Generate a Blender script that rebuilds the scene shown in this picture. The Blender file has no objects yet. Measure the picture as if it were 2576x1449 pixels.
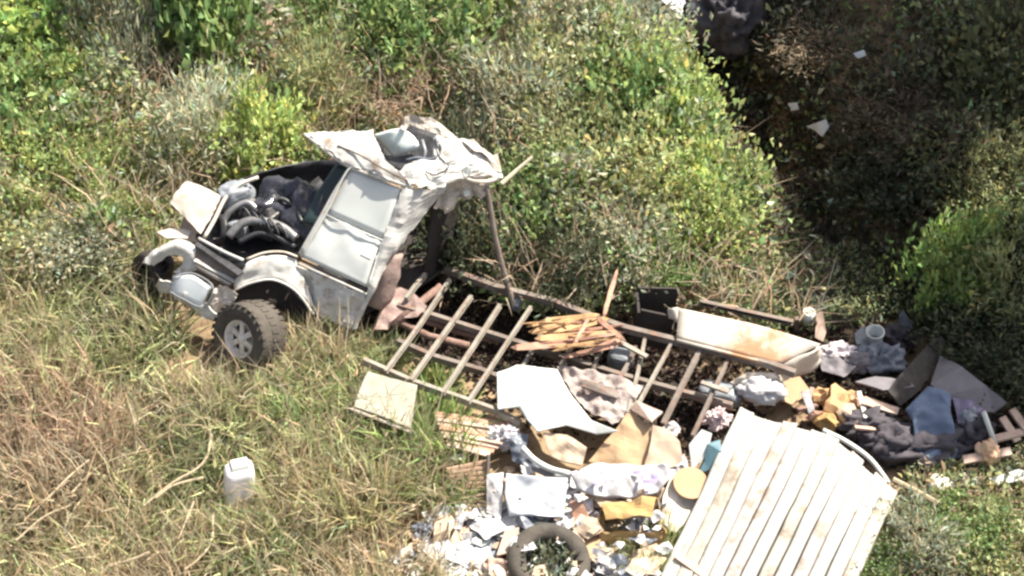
import bpy, bmesh, math, random
import numpy as np
from mathutils import Vector, Matrix, noise as mnoise

random.seed(7)
RNG = np.random.default_rng(7)
SC = bpy.context.scene
COL = SC.collection
rad = math.radians

# ------------------------------------------------------------------ camera, light, exposure
PITCH, DIST, HFOV = rad(36), 20.0, rad(34.7)
CAM = np.array((0.0, -DIST * math.cos(PITCH), DIST * math.sin(PITCH)))
cd = bpy.data.cameras.new('camera')
cam = bpy.data.objects.new('camera', cd)
COL.objects.link(cam)
cam.location = CAM
cam.rotation_euler = (math.pi / 2 - PITCH, 0, 0)
cd.angle = HFOV
cd.clip_start = 0.1
cd.clip_end = 600
SC.camera = cam

SUN_EL = rad(59)
SUN = np.array((0.88 * math.cos(SUN_EL), 0.475 * math.cos(SUN_EL), math.sin(SUN_EL)))
SUN /= np.linalg.norm(SUN)
w = bpy.data.worlds.new('World')
SC.world = w
w.use_nodes = True
wn = w.node_tree
bg = wn.nodes['Background']
sky = wn.nodes.new('ShaderNodeTexSky')
sky.sky_type = 'NISHITA'
sky.sun_disc = False
sky.sun_elevation = SUN_EL
sky.sun_rotation = math.atan2(0.88, 0.475)
sky.air_density = 1.0
sky.dust_density = 4.0
hs = wn.nodes.new('ShaderNodeHueSaturation')     # hazy, less saturated sky all round
hs.inputs['Saturation'].default_value = 0.55
wn.links.new(sky.outputs[0], hs.inputs['Color'])
wn.links.new(hs.outputs[0], bg.inputs[0])
bg.inputs[1].default_value = 0.085
ld = bpy.data.lights.new('sun', 'SUN')
ld.energy = 5.0
ld.angle = rad(0.55)
ld.color = (1.0, 0.92, 0.79)
sun = bpy.data.objects.new('sun', ld)
COL.objects.link(sun)
sun.rotation_euler = Vector(-SUN).to_track_quat('-Z', 'Y').to_euler()
sun.location = (20, 15, 30)
SC.view_settings.view_transform = 'Standard'
SC.view_settings.look = 'None'
SC.view_settings.gamma = 1
SC.view_settings.use_curve_mapping = False
SC.view_settings.exposure = 1.3
SC.render.engine = 'CYCLES'
SC.cycles.pixel_filter_type = 'BLACKMAN_HARRIS'
SC.cycles.filter_width = 2.6
SC.cycles.max_bounces = 6

# ------------------------------------------------------------------ ground shape and surveying
FW = np.array((0, math.cos(PITCH), -math.sin(PITCH)))
UP = np.array((0, math.sin(PITCH), math.cos(PITCH)))
RT = np.array((1.0, 0, 0))
TH = math.tan(HFOV / 2)
SLOPE = math.tan(rad(14))


def wob(x, y, f, s=0.0):
    return (np.sin(x * f * 1.1 + y * f * 0.63 + s) + np.sin(x * f * -0.73 + y * f * 1.27 + 2.1 * s + 1.3)
            + np.sin(x * f * 1.9 - y * f * 1.4 + 0.7 * s + 4.0) * 0.6) / 2.6


# gully running down the right-hand side, a low bank at the far left
GUL = np.array([(2.6, 8.0), (3.0, 5.4), (3.9, 2.6), (4.5, 0.8), (5.1, -0.6)])


def segdist(x, y, pts):
    d = np.full(np.shape(x), 1e9)
    for (a, b) in zip(pts[:-1], pts[1:]):
        ab = b - a
        t = np.clip(((x - a[0]) * ab[0] + (y - a[1]) * ab[1]) / (ab @ ab), 0, 1)
        d = np.minimum(d, np.hypot(x - a[0] - t * ab[0], y - a[1] - t * ab[1]))
    return d


HOLLOW = np.array([(-1.15, -.25), (-.2, -.55), (1.0, -1.0), (2.3, -1.55)])


def real_ground(x, y):
    """the ground sheet itself: scooped out under the bed frame"""
    d = segdist(np.asarray(x, float), np.asarray(y, float), HOLLOW)
    return ground(x, y) - 0.34 * np.clip(1.25 - d / .62, 0, 1) ** .7


def ground(x, y):
    x = np.asarray(x, float)
    y = np.asarray(y, float)
    z = SLOPE * y + 0.05 * wob(x, y, 1.3) + 0.015 * wob(x, y, 5.0, 2.0)
    r = np.hypot(x, y)
    z = z + 0.6 * wob(x, y, 0.22, 1.0) * np.clip((r - 8) / 8, 0, 1)
    g = segdist(x, y, GUL)
    z = z - (0.75 + 0.75 * np.clip((y - 1.2) / 2.5, 0, 1)) * np.exp(-(g / 0.85) ** 2)
    return z


def ray(u, v):
    return FW + RT * ((u - 1288) / 1288 * TH) + UP * (-(v - 724.5) / 1288 * TH)


CRUSH = False


def P(u, v, h=0.0):
    """point h metres above the ground, surveyed from the photograph"""
    if CRUSH and h > 0.8:
        h = 0.8 + (h - 0.8) * 0.78          # the cab leans away and is crushed down
    d = ray(u, v)
    ts = np.linspace(8, 60, 500)
    p = CAM + ts[:, None] * d
    f = p[:, 2] - ground(p[:, 0], p[:, 1]) - h
    k = int(np.argmax(f < 0))
    lo, hi = ts[max(k - 1, 0)], ts[k]
    for _ in range(18):
        m = (lo + hi) / 2
        q = CAM + m * d
        if q[2] - float(ground(q[0], q[1])) - h > 0:
            lo = m
        else:
            hi = m
    return CAM + lo * d


def PP(u, v):
    """vectorised ground points"""
    u = np.asarray(u, float)
    v = np.asarray(v, float)
    d = FW[None] + RT[None] * ((u - 1288) / 1288 * TH)[:, None] + UP[None] * (-(v - 724.5) / 1288 * TH)[:, None]
    t = (0 - CAM[2] + SLOPE * CAM[1]) / (d[:, 2] - SLOPE * d[:, 1])
    for _ in range(6):
        p = CAM + t[:, None] * d
        z = ground(p[:, 0], p[:, 1])
        t = t + (z - p[:, 2]) / (d[:, 2] - SLOPE * d[:, 1])
    return CAM + t[:, None] * d


def pxm(u, v):
    """metres per photo unit near a point"""
    return float(np.dot(P(u, v) - CAM, FW)) * TH / 1288


def inpoly(u, v, poly):
    u = np.asarray(u)
    v = np.asarray(v)
    r = np.zeros(u.shape, bool)
    n = len(poly)
    j = n - 1
    for i in range(n):
        xi, yi = poly[i]
        xj, yj = poly[j]
        c = ((yi > v) != (yj > v)) & (u < (xj - xi) * (v - yi) / (yj - yi + 1e-12) + xi)
        r ^= c
        j = i
    return r


# ------------------------------------------------------------------ materials
MATS = {}


def mat(name, c, rough=0.6, metal=0.0, c2=None, scale=6.0, amt=0.5, bump=0.0, bscale=30.0, c3=None, s3=2.0, t3=0.6,
        coat=0.0, trans=0.0, wave=None, spec=0.5):
    if name in MATS:
        return MATS[name]
    m = bpy.data.materials.new(name)
    m.use_nodes = True
    nt = m.node_tree
    b = nt.nodes['Principled BSDF']
    b.inputs['Roughness'].default_value = rough
    b.inputs['Metallic'].default_value = metal
    b.inputs['Specular IOR Level'].default_value = spec
    b.inputs['Coat Weight'].default_value = coat
    tc = nt.nodes.new('ShaderNodeTexCoord')
    src = None
    if c2 is not None:
        n = nt.nodes.new('ShaderNodeTexNoise')
        n.inputs['Scale'].default_value = scale
        n.inputs['Detail'].default_value = 6
        n.inputs['Roughness'].default_value = 0.65
        nt.links.new(tc.outputs['Object'], n.inputs['Vector'])
        r = nt.nodes.new('ShaderNodeValToRGB')
        r.color_ramp.elements[0].position = max(0.0, amt - 0.13)
        r.color_ramp.elements[1].position = min(1.0, amt + 0.13)
        r.color_ramp.elements[0].color = (*c, 1)
        r.color_ramp.elements[1].color = (*c2, 1)
        nt.links.new(n.outputs['Fac'], r.inputs['Fac'])
        src = r.outputs['Color']
        if c3 is not None:
            n3 = nt.nodes.new('ShaderNodeTexNoise')
            n3.inputs['Scale'].default_value = s3
            n3.inputs['Detail'].default_value = 5
            n3.inputs['Roughness'].default_value = 0.7
            mp = nt.nodes.new('ShaderNodeMapping')
            mp.inputs['Location'].default_value = (3.7, 8.1, 2.2)
            nt.links.new(tc.outputs['Object'], mp.inputs['Vector'])
            nt.links.new(mp.outputs[0], n3.inputs['Vector'])
            r3 = nt.nodes.new('ShaderNodeValToRGB')
            r3.color_ramp.elements[0].position = t3 - 0.06
            r3.color_ramp.elements[1].position = t3 + 0.06
            nt.links.new(n3.outputs['Fac'], r3.inputs['Fac'])
            mx = nt.nodes.new('ShaderNodeMixRGB')
            nt.links.new(r3.outputs['Color'], mx.inputs[0])
            nt.links.new(src, mx.inputs[1])
            mx.inputs[2].default_value = (*c3, 1)
            src = mx.outputs[0]
    if src is not None:
        nt.links.new(src, b.inputs['Base Color'])
    else:
        b.inputs['Base Color'].default_value = (*c, 1)
    if bump:
        n2 = nt.nodes.new('ShaderNodeTexNoise')
        n2.inputs['Scale'].default_value = bscale
        n2.inputs['Detail'].default_value = 6
        nt.links.new(tc.outputs['Object'], n2.inputs['Vector'])
        bp = nt.nodes.new('ShaderNodeBump')
        bp.inputs['Strength'].default_value = bump
        bp.inputs['Distance'].default_value = 0.02
        nt.links.new(n2.outputs['Fac'], bp.inputs['Height'])
        nt.links.new(bp.outputs[0], b.inputs['Normal'])
    if trans:
        t = nt.nodes.new('ShaderNodeBsdfTranslucent')
        mxs = nt.nodes.new('ShaderNodeMixShader')
        mxs.inputs[0].default_value = trans
        if src is not None:
            nt.links.new(src, t.inputs[0])
        else:
            t.inputs[0].default_value = (*c, 1)
        nt.links.new(b.outputs[0], mxs.inputs[1])
        nt.links.new(t.outputs[0], mxs.inputs[2])
        nt.links.new(mxs.outputs[0], nt.nodes['Material Output'].inputs[0])
    MATS[name] = m
    return m


def leafmat(name, trans=0.3, rough=0.55):
    m = bpy.data.materials.new(name)
    m.use_nodes = True
    nt = m.node_tree
    b = nt.nodes['Principled BSDF']
    b.inputs['Roughness'].default_value = rough
    b.inputs['Specular IOR Level'].default_value = 0.4
    at = nt.nodes.new('ShaderNodeAttribute')
    at.attribute_name = 'tint'
    oi = nt.nodes.new('ShaderNodeObjectInfo')
    mu = nt.nodes.new('ShaderNodeMixRGB')
    mu.blend_type = 'MULTIPLY'
    mu.inputs[0].default_value = 1
    nt.links.new(at.outputs['Color'], mu.inputs[1])
    nt.links.new(oi.outputs['Color'], mu.inputs[2])
    nt.links.new(mu.outputs[0], b.inputs['Base Color'])
    t = nt.nodes.new('ShaderNodeBsdfTranslucent')
    nt.links.new(mu.outputs[0], t.inputs[0])
    mxs = nt.nodes.new('ShaderNodeMixShader')
    mxs.inputs[0].default_value = trans
    nt.links.new(b.outputs[0], mxs.inputs[1])
    nt.links.new(t.outputs[0], mxs.inputs[2])
    nt.links.new(mxs.outputs[0], nt.nodes['Material Output'].inputs[0])
    return m


LEAF = leafmat('leaf_green', 0.45)
STRAW = leafmat('straw', 0.4, 0.7)
M_SOIL = mat('soil', (0.20, 0.135, 0.08), 0.95, c2=(0.34, 0.25, 0.155), scale=1.1, amt=0.5, c3=(0.10, 0.065, 0.04), s3=2.3, t3=0.56, bump=0.9, bscale=18)
M_WHITE = mat('white_paint', (0.50, 0.495, 0.475), 0.42, c2=(0.41, 0.40, 0.375), scale=2.5, amt=0.56, c3=(0.26, 0.195, 0.145), s3=4.2, t3=0.60, bump=0.2, bscale=14, coat=0.15)
M_DOOR = mat('door_paint', (0.60, 0.62, 0.60), 0.4, c2=(0.52, 0.545, 0.53), scale=1.6, amt=0.5, c3=(0.44, 0.42, 0.38), s3=6.0, t3=0.71, bump=0.06, bscale=8, coat=0.25)
M_GLASSD = mat('dusty_glass', (0.56, 0.60, 0.575), 0.3, c2=(0.60, 0.62, 0.60), scale=2.0, coat=0.2)
M_GLASSK = mat('dark_glass', (0.02, 0.035, 0.035), 0.12)
M_BEIGE = mat('faded_beige_paint', (0.45, 0.395, 0.335), 0.6, c2=(0.54, 0.49, 0.43), scale=3.0, c3=(0.36, 0.26, 0.19), s3=4.5, t3=0.64, bump=0.2, bscale=12)
M_BLACK = mat('black_plastic', (0.018, 0.018, 0.02), 0.38, c2=(0.04, 0.04, 0.045), scale=9, bump=0.3, bscale=25)
M_ENGINE = mat('oily_metal', (0.045, 0.045, 0.05), 0.38, 0.55, c2=(0.16, 0.155, 0.15), scale=7, amt=0.55, bump=0.5, bscale=22)
M_STEEL = mat('bare_steel', (0.33, 0.33, 0.33), 0.34, 0.7, c2=(0.22, 0.2, 0.19), scale=8, amt=0.56)
M_RUBBER = mat('dusty_rubber', (0.036, 0.032, 0.028), 0.9, c2=(0.075, 0.064, 0.052), scale=4, amt=0.45, bump=0.4, bscale=30)
M_RIM = mat('rim_metal', (0.66, 0.62, 0.58), 0.5, 0.0, c2=(0.46, 0.41, 0.37), scale=10, amt=0.55)
M_RUST = mat('rusty_brown', (0.14, 0.075, 0.055), 0.8, c2=(0.26, 0.17, 0.14), scale=6, amt=0.5, bump=0.4)
M_SEAT = mat('seat_cloth', (0.24, 0.16, 0.14), 0.9, c2=(0.36, 0.27, 0.24), scale=5, bump=0.3)
M_DKINT = mat('dark_interior', (.022, .017, .016), .8, c2=(.032, .024, .022), scale=6, bump=.3)  # near-black colour stands in for shade in the cab and wheel arch
M_FRAME = mat('frame_steel', (0.265, 0.245, 0.21), 0.75, 0.0, c2=(0.185, 0.155, 0.125), scale=7, amt=0.52, c3=(0.20, 0.11, 0.07), s3=9, t3=0.62, bump=0.2)
M_FRAMED = mat('frame_grey', (0.105, 0.08, 0.066), 0.8, 0.0, c2=(0.18, 0.155, 0.135), scale=6, c3=(0.18, 0.10, 0.07), s3=8, t3=0.6, bump=0.2)
M_SIDE = mat('rusty_side_panel', (0.42, 0.375, 0.32), 0.65, c2=(0.48, 0.44, 0.385), scale=3, c3=(0.36, 0.20, 0.10), s3=1.5, t3=0.53, bump=0.15, bscale=10)
M_PLY = mat('splintered_ply', (0.40, 0.235, 0.11), 0.8, c2=(0.48, 0.31, 0.16), scale=8, amt=0.5, bump=0.3, bscale=40)
M_PLYR = mat('reddish_wood', (0.34, 0.18, 0.12), 0.8, c2=(0.42, 0.26, 0.19), scale=8, bump=0.3, bscale=40)
M_SHEET = mat('white_plastic', (0.55, 0.57, 0.55), 0.5, c2=(0.47, 0.49, 0.47), scale=3, bump=0.08, bscale=12)
M_BAG = mat('white_bag', (0.52, 0.505, 0.51), 0.5, c2=(0.40, 0.395, 0.41), scale=5, bump=0.3, bscale=18)
M_BAGB = mat('bluish_bag', (0.46, 0.49, 0.54), 0.45, c2=(0.52, 0.54, 0.57), scale=4, bump=0.25, bscale=14)
M_CARD = mat('cardboard', (0.37, 0.25, 0.145), 0.85, c2=(0.42, 0.295, 0.18), scale=3, bump=0.08)
M_CARDL = mat('pale_cardboard', (0.43, 0.32, 0.23), 0.85, c2=(0.49, 0.38, 0.29), scale=3, bump=0.08)
M_CARDY = mat('ochre_cardboard', (0.30, 0.19, 0.07), 0.85, c2=(0.38, 0.25, 0.11), scale=4, bump=0.1)
M_PINK = mat('pinkish_board', (0.40, 0.27, 0.21), 0.8, c2=(0.46, 0.35, 0.28), scale=3, bump=0.1)
M_CORR = mat('ribbed_sheet_paint', (0.34, 0.335, 0.31), 0.65, c2=(0.39, 0.38, 0.36), scale=2.2, c3=(0.24, 0.20, 0.16), s3=3.4, t3=0.60, bump=0.08)
M_BROWNB = mat('brown_ribbed', (0.30, 0.19, 0.13), 0.8, c2=(0.40, 0.28, 0.20), scale=5, bump=0.2)
M_SLAT = mat('weathered_slat', (0.36, 0.25, 0.20), 0.8, c2=(0.45, 0.35, 0.29), scale=7, bump=0.3)
M_TUB = mat('grey_green_plastic', (0.045, 0.052, 0.045), 0.5, c2=(0.08, 0.092, 0.075), scale=6)
M_BLUE = mat('blue_cloth', (0.085, 0.115, 0.18), 0.8, c2=(0.11, 0.15, 0.22), scale=4, c3=(0.4, 0.42, 0.5), s3=6.5, t3=0.73, bump=0.2)  # blue darkened so the colour carries some of the shade
M_MAUVE = mat('mauve_board', (0.13, 0.12, 0.132), 0.75, c2=(0.165, 0.15, 0.165), scale=4, bump=0.15)  # darkened base colour takes the place of missing tree shade
M_DKBOARD = mat('dark_board', (0.035, 0.030, 0.027), 0.8, c2=(0.06, 0.052, 0.047), scale=6, bump=0.3)
M_GREYBAG = mat('grey_bag', (0.10, 0.115, 0.145), 0.45, c2=(0.15, 0.165, 0.20), scale=5, bump=0.3)
M_GREY = mat('grey_metal', (0.24, 0.26, 0.29), 0.5, 0.1, c2=(0.18, 0.195, 0.215), scale=6)
M_TEAL = mat('teal_plastic', (0.10, 0.19, 0.23), 0.45)
M_STONE = mat('pale_stone', (0.55, 0.54, 0.46), 0.85, c2=(0.66, 0.64, 0.56), scale=6, bump=0.5, bscale=12)
M_ROCK = mat('dark_rock', (0.05, 0.05, 0.062), 0.9, c2=(0.085, 0.08, 0.092), scale=2.5, c3=(0.15, 0.11, 0.105), s3=1.6, t3=0.58, bump=0.8, bscale=6)
M_WOOD = mat('dry_branch', (0.30, 0.245, 0.165), 0.9, c2=(0.42, 0.35, 0.24), scale=9, bump=0.3)
M_BARK = mat('bark', (0.13, 0.10, 0.075), 0.9, c2=(0.22, 0.18, 0.14), scale=8, bump=0.5)
M_STEM = mat('stem', (0.17, 0.13, 0.08), 0.9, c2=(0.26, 0.21, 0.13), scale=9)
M_LENS = mat('cloudy_lens', (0.62, 0.66, 0.68), 0.2, c2=(0.54, 0.58, 0.60), scale=3, coat=0.6)
M_DKCLOTH = mat('dark_purple_cloth', (0.04, 0.036, 0.045), 0.85, c2=(0.075, 0.065, 0.078), scale=5, bump=0.3)
M_ORANGE = mat('orange_bag', (0.56, 0.34, 0.20), 0.6, c2=(0.64, 0.46, 0.32), scale=6, bump=0.3)
M_INK = mat('violet_print', (0.28, 0.24, 0.42), 0.6)

# ------------------------------------------------------------------ object helpers
ORG = {}


def tag(o, label=None, cat=None, group=None, kind=None):
    if label:
        o['label'] = label
    if cat:
        o['category'] = cat
    if group:
        o['group'] = group
    if kind:
        o['kind'] = kind
    return o


def thing(name, loc, label, cat, group=None):
    o = bpy.data.objects.new(name, None)
    o.empty_display_size = 0.2
    COL.objects.link(o)
    o.location = loc
    ORG[o.name] = np.array(loc, float)
    return tag(o, label, cat, group)


def obj(name, verts, faces, m, parent=None, smooth=False):
    v = np.asarray(verts, float).reshape(-1, 3)
    if parent is None:
        org = np.array((v[:, 0].mean(), v[:, 1].mean(), v[:, 2].min()))
    else:
        org = ORG[parent.name]
    me = bpy.data.meshes.new(name)
    me.from_pydata((v - org).tolist(), [], [tuple(int(i) for i in f) for f in faces])
    me.materials.append(m)
    if smooth:
        me.polygons.foreach_set('use_smooth', [True] * len(me.polygons))
    me.update()
    o = bpy.data.objects.new(name, me)
    COL.objects.link(o)
    if parent is None:
        o.location = org
    else:
        o.parent = parent
    ORG[o.name] = org
    return o


def join(parts):
    V, F, n = [], [], 0
    for v, f in parts:
        V.append(np.asarray(v, float).reshape(-1, 3))
        F += [tuple(i + n for i in q) for q in f]
        n += len(V[-1])
    return np.vstack(V), F


def nrm(a):
    a = np.asarray(a, float)
    return a / (np.linalg.norm(a) + 1e-12)


def bar(a, b, wd, ht, up=(0, 0, 1)):
    a = np.asarray(a, float)
    b = np.asarray(b, float)
    d = nrm(b - a)
    s = nrm(np.cross(d, up))
    t = np.cross(s, d)
    c = [-1, 1, 1, -1], [-1, -1, 1, 1]
    v = [p + s * wd / 2 * c[0][i] + t * ht / 2 * c[1][i] for p in (a, b) for i in range(4)]
    f = [(3, 2, 1, 0), (4, 5, 6, 7)] + [(i, (i + 1) % 4, 4 + (i + 1) % 4, 4 + i) for i in range(4)]
    return np.array(v), f


def channel(a, b, wd, ht, t=0.012, up=(0, 0, 1)):
    """open C-section beam"""
    a = np.asarray(a, float)
    b = np.asarray(b, float)
    d = nrm(b - a)
    s = nrm(np.cross(d, up))
    q = np.cross(s, d)
    prof = [(-.5, -.5), (.5, -.5), (.5, -.5 + t / ht), (-.5 + t / wd, -.5 + t / ht), (-.5 + t / wd, .5 - t / ht), (.5, .5 - t / ht), (.5, .5), (-.5, .5)]
    v = [p + s * wd * x + q * ht * y for p in (a, b) for x, y in prof]
    n = 8
    f = [(i, (i + 1) % n, n + (i + 1) % n, n + i) for i in range(n)]
    f += [(3, 2, 1, 0), (4, 3, 0, 7), (7, 6, 5, 4), (8, 9, 10, 11), (15, 8, 11, 12), (12, 13, 14, 15)]
    return np.array(v), f


def tube(pts, r, n=7, r2=None):
    pts = np.asarray(pts, float)
    V, F = [], []
    k = len(pts)
    for i, p in enumerate(pts):
        d = nrm(pts[min(i + 1, k - 1)] - pts[max(i - 1, 0)])
        s = nrm(np.cross(d, (0.31, 0.17, 0.93)))
        t = np.cross(s, d)
        rr = r if r2 is None else r + (r2 - r) * i / (k - 1)
        for j in range(n):
            a = 2 * math.pi * j / n
            V.append(p + (s * math.cos(a) + t * math.sin(a)) * rr)
    for i in range(k - 1):
        for j in range(n):
            F.append((i * n + j, i * n + (j + 1) % n, (i + 1) * n + (j + 1) % n, (i + 1) * n + j))
    F.append(tuple(range(n))[::-1])
    F.append(tuple((k - 1) * n + j for j in range(n)))
    return np.array(V), F


def spline(pts, n):
    pts = np.asarray(pts, float)
    k = len(pts)
    if k == 2:
        t = np.linspace(0, 1, n + 1)[:, None]
        return pts[0] * (1 - t) + pts[1] * t
    out = []
    for i in range(k - 1):
        p0 = pts[i - 1] if i else 2 * pts[0] - pts[1]
        p3 = pts[i + 2] if i + 2 < k else 2 * pts[-1] - pts[-2]
        p1, p2 = pts[i], pts[i + 1]
        for j in range(n):
            t = j / n
            out.append(0.5 * ((2 * p1) + (-p0 + p2) * t + (2 * p0 - 5 * p1 + 4 * p2 - p3) * t * t + (-p0 + 3 * p1 - 3 * p2 + p3) * t ** 3))
    out.append(pts[-1])
    return np.array(out)


FOLD = np.array((1.3, .55, .8))


def nz(p, f, s):
    return mnoise.noise(Vector((p[0] * f + s, p[1] * f - s * 1.7, p[2] * f + s * 0.3)))


def grid_panel(rows, n=4, thick=0.012, crumple=0.0, cf=4.0, seed=0.0, raw=False, ridge=0.0, torn=0.0):
    """curved sheet-metal panel through rows of control points, with real thickness"""
    if not raw:
        rows = [[P(*q) for q in r] for r in rows]
    R = np.array([spline(r, n) for r in rows])
    G = np.array([spline(R[:, j], n) for j in range(R.shape[1])]).transpose(1, 0, 2)
    a, b = G.shape[:2]
    du = np.gradient(G, axis=0)
    dv = np.gradient(G, axis=1)
    N = np.cross(dv, du)
    N /= np.linalg.norm(N, axis=2)[..., None] + 1e-9
    if crumple:
        for i in range(a):
            for j in range(b):
                p = G[i, j]
                G[i, j] = p + N[i, j] * crumple * (nz(p, cf, seed) + 0.5 * nz(p, cf * 2.3, seed + 5))
    if ridge:
        for i in range(a):
            for j in range(b):
                p = G[i, j]
                G[i, j] = p + N[i, j] * ridge * ((.35 - 2 * abs(nz(p * FOLD, cf * .9, seed + 1))) + .5 * (.3 - 2 * abs(nz(p, cf * 2.1, seed + 6))))
    if torn:
        for i in range(a):
            for j in range(b):
                if i in (0, a - 1) or j in (0, b - 1):
                    G[i, j] += torn * np.array((nz(G[i, j], 17, 3), nz(G[i, j], 17, 13), nz(G[i, j], 17, 23)))
    V = np.vstack([(G + N * thick / 2).reshape(-1, 3), (G - N * thick / 2).reshape(-1, 3)])
    m = a * b
    F = []
    for i in range(a - 1):
        for j in range(b - 1):
            q = (i * b + j, i * b + j + 1, (i + 1) * b + j + 1, (i + 1) * b + j)
            F.append(q)
            F.append(tuple(x + m for x in q[::-1]))
    edge = [(0, j) for j in range(b)] + [(i, b - 1) for i in range(1, a)] + [(a - 1, j) for j in range(b - 2, -1, -1)] + [(i, 0) for i in range(a - 2, 0, -1)]
    ids = [i * b + j for i, j in edge]
    for k in range(len(ids)):
        p, q = ids[k], ids[(k + 1) % len(ids)]
        F.append((q, p, p + m, q + m))
    return V, F


def sheet(pts, thick=0.01, crumple=0.03, cf=3.0, cuts=3, seed=0.0, raw=False):
    """irregular flat or crumpled sheet with a cut outline and real thickness"""
    if not raw:
        pts = [P(*q) for q in pts]
    bm = bmesh.new()
    vs = [bm.verts.new(p) for p in pts]
    bm.faces.new(vs)
    bmesh.ops.triangulate(bm, faces=bm.faces[:])
    for _ in range(cuts):
        bmesh.ops.subdivide_edges(bm, edges=bm.edges[:], cuts=1, use_grid_fill=True)
    bmesh.ops.triangulate(bm, faces=bm.faces[:])
    bm.normal_update()
    c = np.mean(pts, axis=0)
    nn = nrm(sum((np.array(f.normal) * f.calc_area() for f in bm.faces), np.zeros(3)))
    if nn[2] < 0:
        bmesh.ops.reverse_faces(bm, faces=bm.faces[:])
        nn = -nn
    for v in bm.verts:
        p = v.co
        d = crumple * (nz(p, cf, seed) + 0.5 * nz(p, cf * 2.4, seed + 3))
        v.co = p + Vector(nn) * d
    ext = bmesh.ops.extrude_face_region(bm, geom=bm.faces[:])
    for g in ext['geom']:
        if isinstance(g, bmesh.types.BMVert):
            g.co += Vector(nn) * thick
    bm.verts.index_update()
    V = np.array([v.co for v in bm.verts])
    F = [tuple(v.index for v in f.verts) for f in bm.faces]
    bm.free()
    return V, F


def lump(c, sx, sy, sz, crumple=0.2, f=2.0, seed=0.0, sub=4, rz=0.0, flat=0.0):
    """irregular bag / stone / rubble form; c = centre of the base"""
    bm = bmesh.new()
    bmesh.ops.create_icosphere(bm, subdivisions=sub, radius=1)
    V = []
    cr, sr = math.cos(rz), math.sin(rz)
    for v in bm.verts:
        p = np.array(v.co)
        k = 1 + crumple * (nz(p, f, seed) + 0.75 * (0.5 - 2 * abs(nz(p * FOLD, f * 1.9, seed + 7))) + 0.5 * (0.4 - 2 * abs(nz(p * FOLD, f * 4.2, seed + 2))))
        p = p * k + 0.09 * crumple * np.array((nz(p, 6, seed), nz(p, 6, seed + 4), nz(p, 6, seed + 8)))
        if flat:
            p = np.sign(p) * np.abs(p) ** (1 - flat)
        p = p * (sx, sy, sz)
        p[2] = max(p[2] + sz * 0.8, 0)
        V.append(np.array((p[0] * cr - p[1] * sr, p[0] * sr + p[1] * cr, p[2])) + c)
    F = [tuple(v.index for v in fc.verts) for fc in bm.faces]
    bm.free()
    return np.array(V), F


def lathe(c, axis, prof, n=40, up=(0, 0, 1)):
    """prof: (offset along axis, radius)"""
    ax = nrm(axis)
    s = nrm(np.cross(ax, up))
    t = np.cross(s, ax)
    V, F = [], []
    for (o, r) in prof:
        for j in range(n):
            a = 2 * math.pi * j / n
            V.append(np.asarray(c) + ax * o + (s * math.cos(a) + t * math.sin(a)) * r)
    for i in range(len(prof) - 1):
        for j in range(n):
            F.append((i * n + j, (i + 1) * n + j, (i + 1) * n + (j + 1) % n, i * n + (j + 1) % n))
    return np.array(V), F


def box8(bot, top):
    """box from four bottom and four top points"""
    v = list(bot) + list(top)
    f = [(3, 2, 1, 0), (4, 5, 6, 7)] + [(i, (i + 1) % 4, 4 + (i + 1) % 4, 4 + i) for i in range(4)]
    return np.array(v), f


def bevel(o, wd=0.01, seg=2):
    b = o.modifiers.new('bevel', 'BEVEL')
    b.width = wd
    b.segments = seg
    b.limit_method = 'ANGLE'
    return o


# ------------------------------------------------------------------ leaves in bulk
def leaf_mesh(name, pos, dirs, size, aspect, tint, m, fold=0.35, parent=None, kind='leaf', org=None):
    """pos (n,3) leaf bases; dirs (n,3) axis; real folded leaves (2 triangles) or arched blades (3 triangles)"""
    n = len(pos)
    d = dirs / (np.linalg.norm(dirs, axis=1)[:, None] + 1e-9)
    rnd = RNG.normal(size=(n, 3))
    s = np.cross(d, rnd)
    s /= np.linalg.norm(s, axis=1)[:, None] + 1e-9
    q = np.cross(s, d)
    L = size[:, None]
    W = (size * aspect)[:, None]
    if kind == 'leaf':
        v = np.stack([pos, pos + d * L * 0.5 + s * W * 0.5 + q * W * fold, pos + d * L, pos + d * L * 0.5 - s * W * 0.5 + q * W * fold], 1)
        tri = np.array([(0, 1, 2), (0, 2, 3)])
        k = 4
    else:
        bend = q * L * 0.22
        v = np.stack([pos - s * W * 0.5, pos + s * W * 0.5, pos + d * L * 0.55 + s * W * 0.35 + bend * 0.4, pos + d * L * 0.55 - s * W * 0.35 + bend * 0.4, pos + d * L + bend * 1.5 - np.array((0, 0, 0.12)) * L], 1)
        tri = np.array([(0, 1, 2), (0, 2, 3), (3, 2, 4)])
        k = 5
    V = v.reshape(-1, 3)
    if org is None:
        org = ORG[parent.name] if parent is not None else np.array((pos[:, 0].mean(), pos[:, 1].mean(), pos[:, 2].min()))
    V = V - org
    F = (tri[None] + (np.arange(n) * k)[:, None, None]).reshape(-1, 3)
    me = bpy.data.meshes.new(name)
    me.vertices.add(len(V))
    me.vertices.foreach_set('co', V.astype(np.float32).ravel())
    nf = len(F)
    me.loops.add(nf * 3)
    me.loops.foreach_set('vertex_index', F.astype(np.int32).ravel())
    me.polygons.add(nf)
    me.polygons.foreach_set('loop_start', np.arange(nf, dtype=np.int32) * 3)
    me.update(calc_edges=True)
    ca = me.color_attributes.new('tint', 'FLOAT_COLOR', 'POINT')
    c4 = np.ones((n, 4), np.float32)
    c4[:, :3] = tint
    ca.data.foreach_set('color', np.repeat(c4, k, axis=0).ravel())
    me.materials.append(m)
    o = bpy.data.objects.new(name, me)
    COL.objects.link(o)
    if parent is not None:
        o.parent = parent
    else:
        o.location = org
    ORG[o.name] = org
    return o


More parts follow.
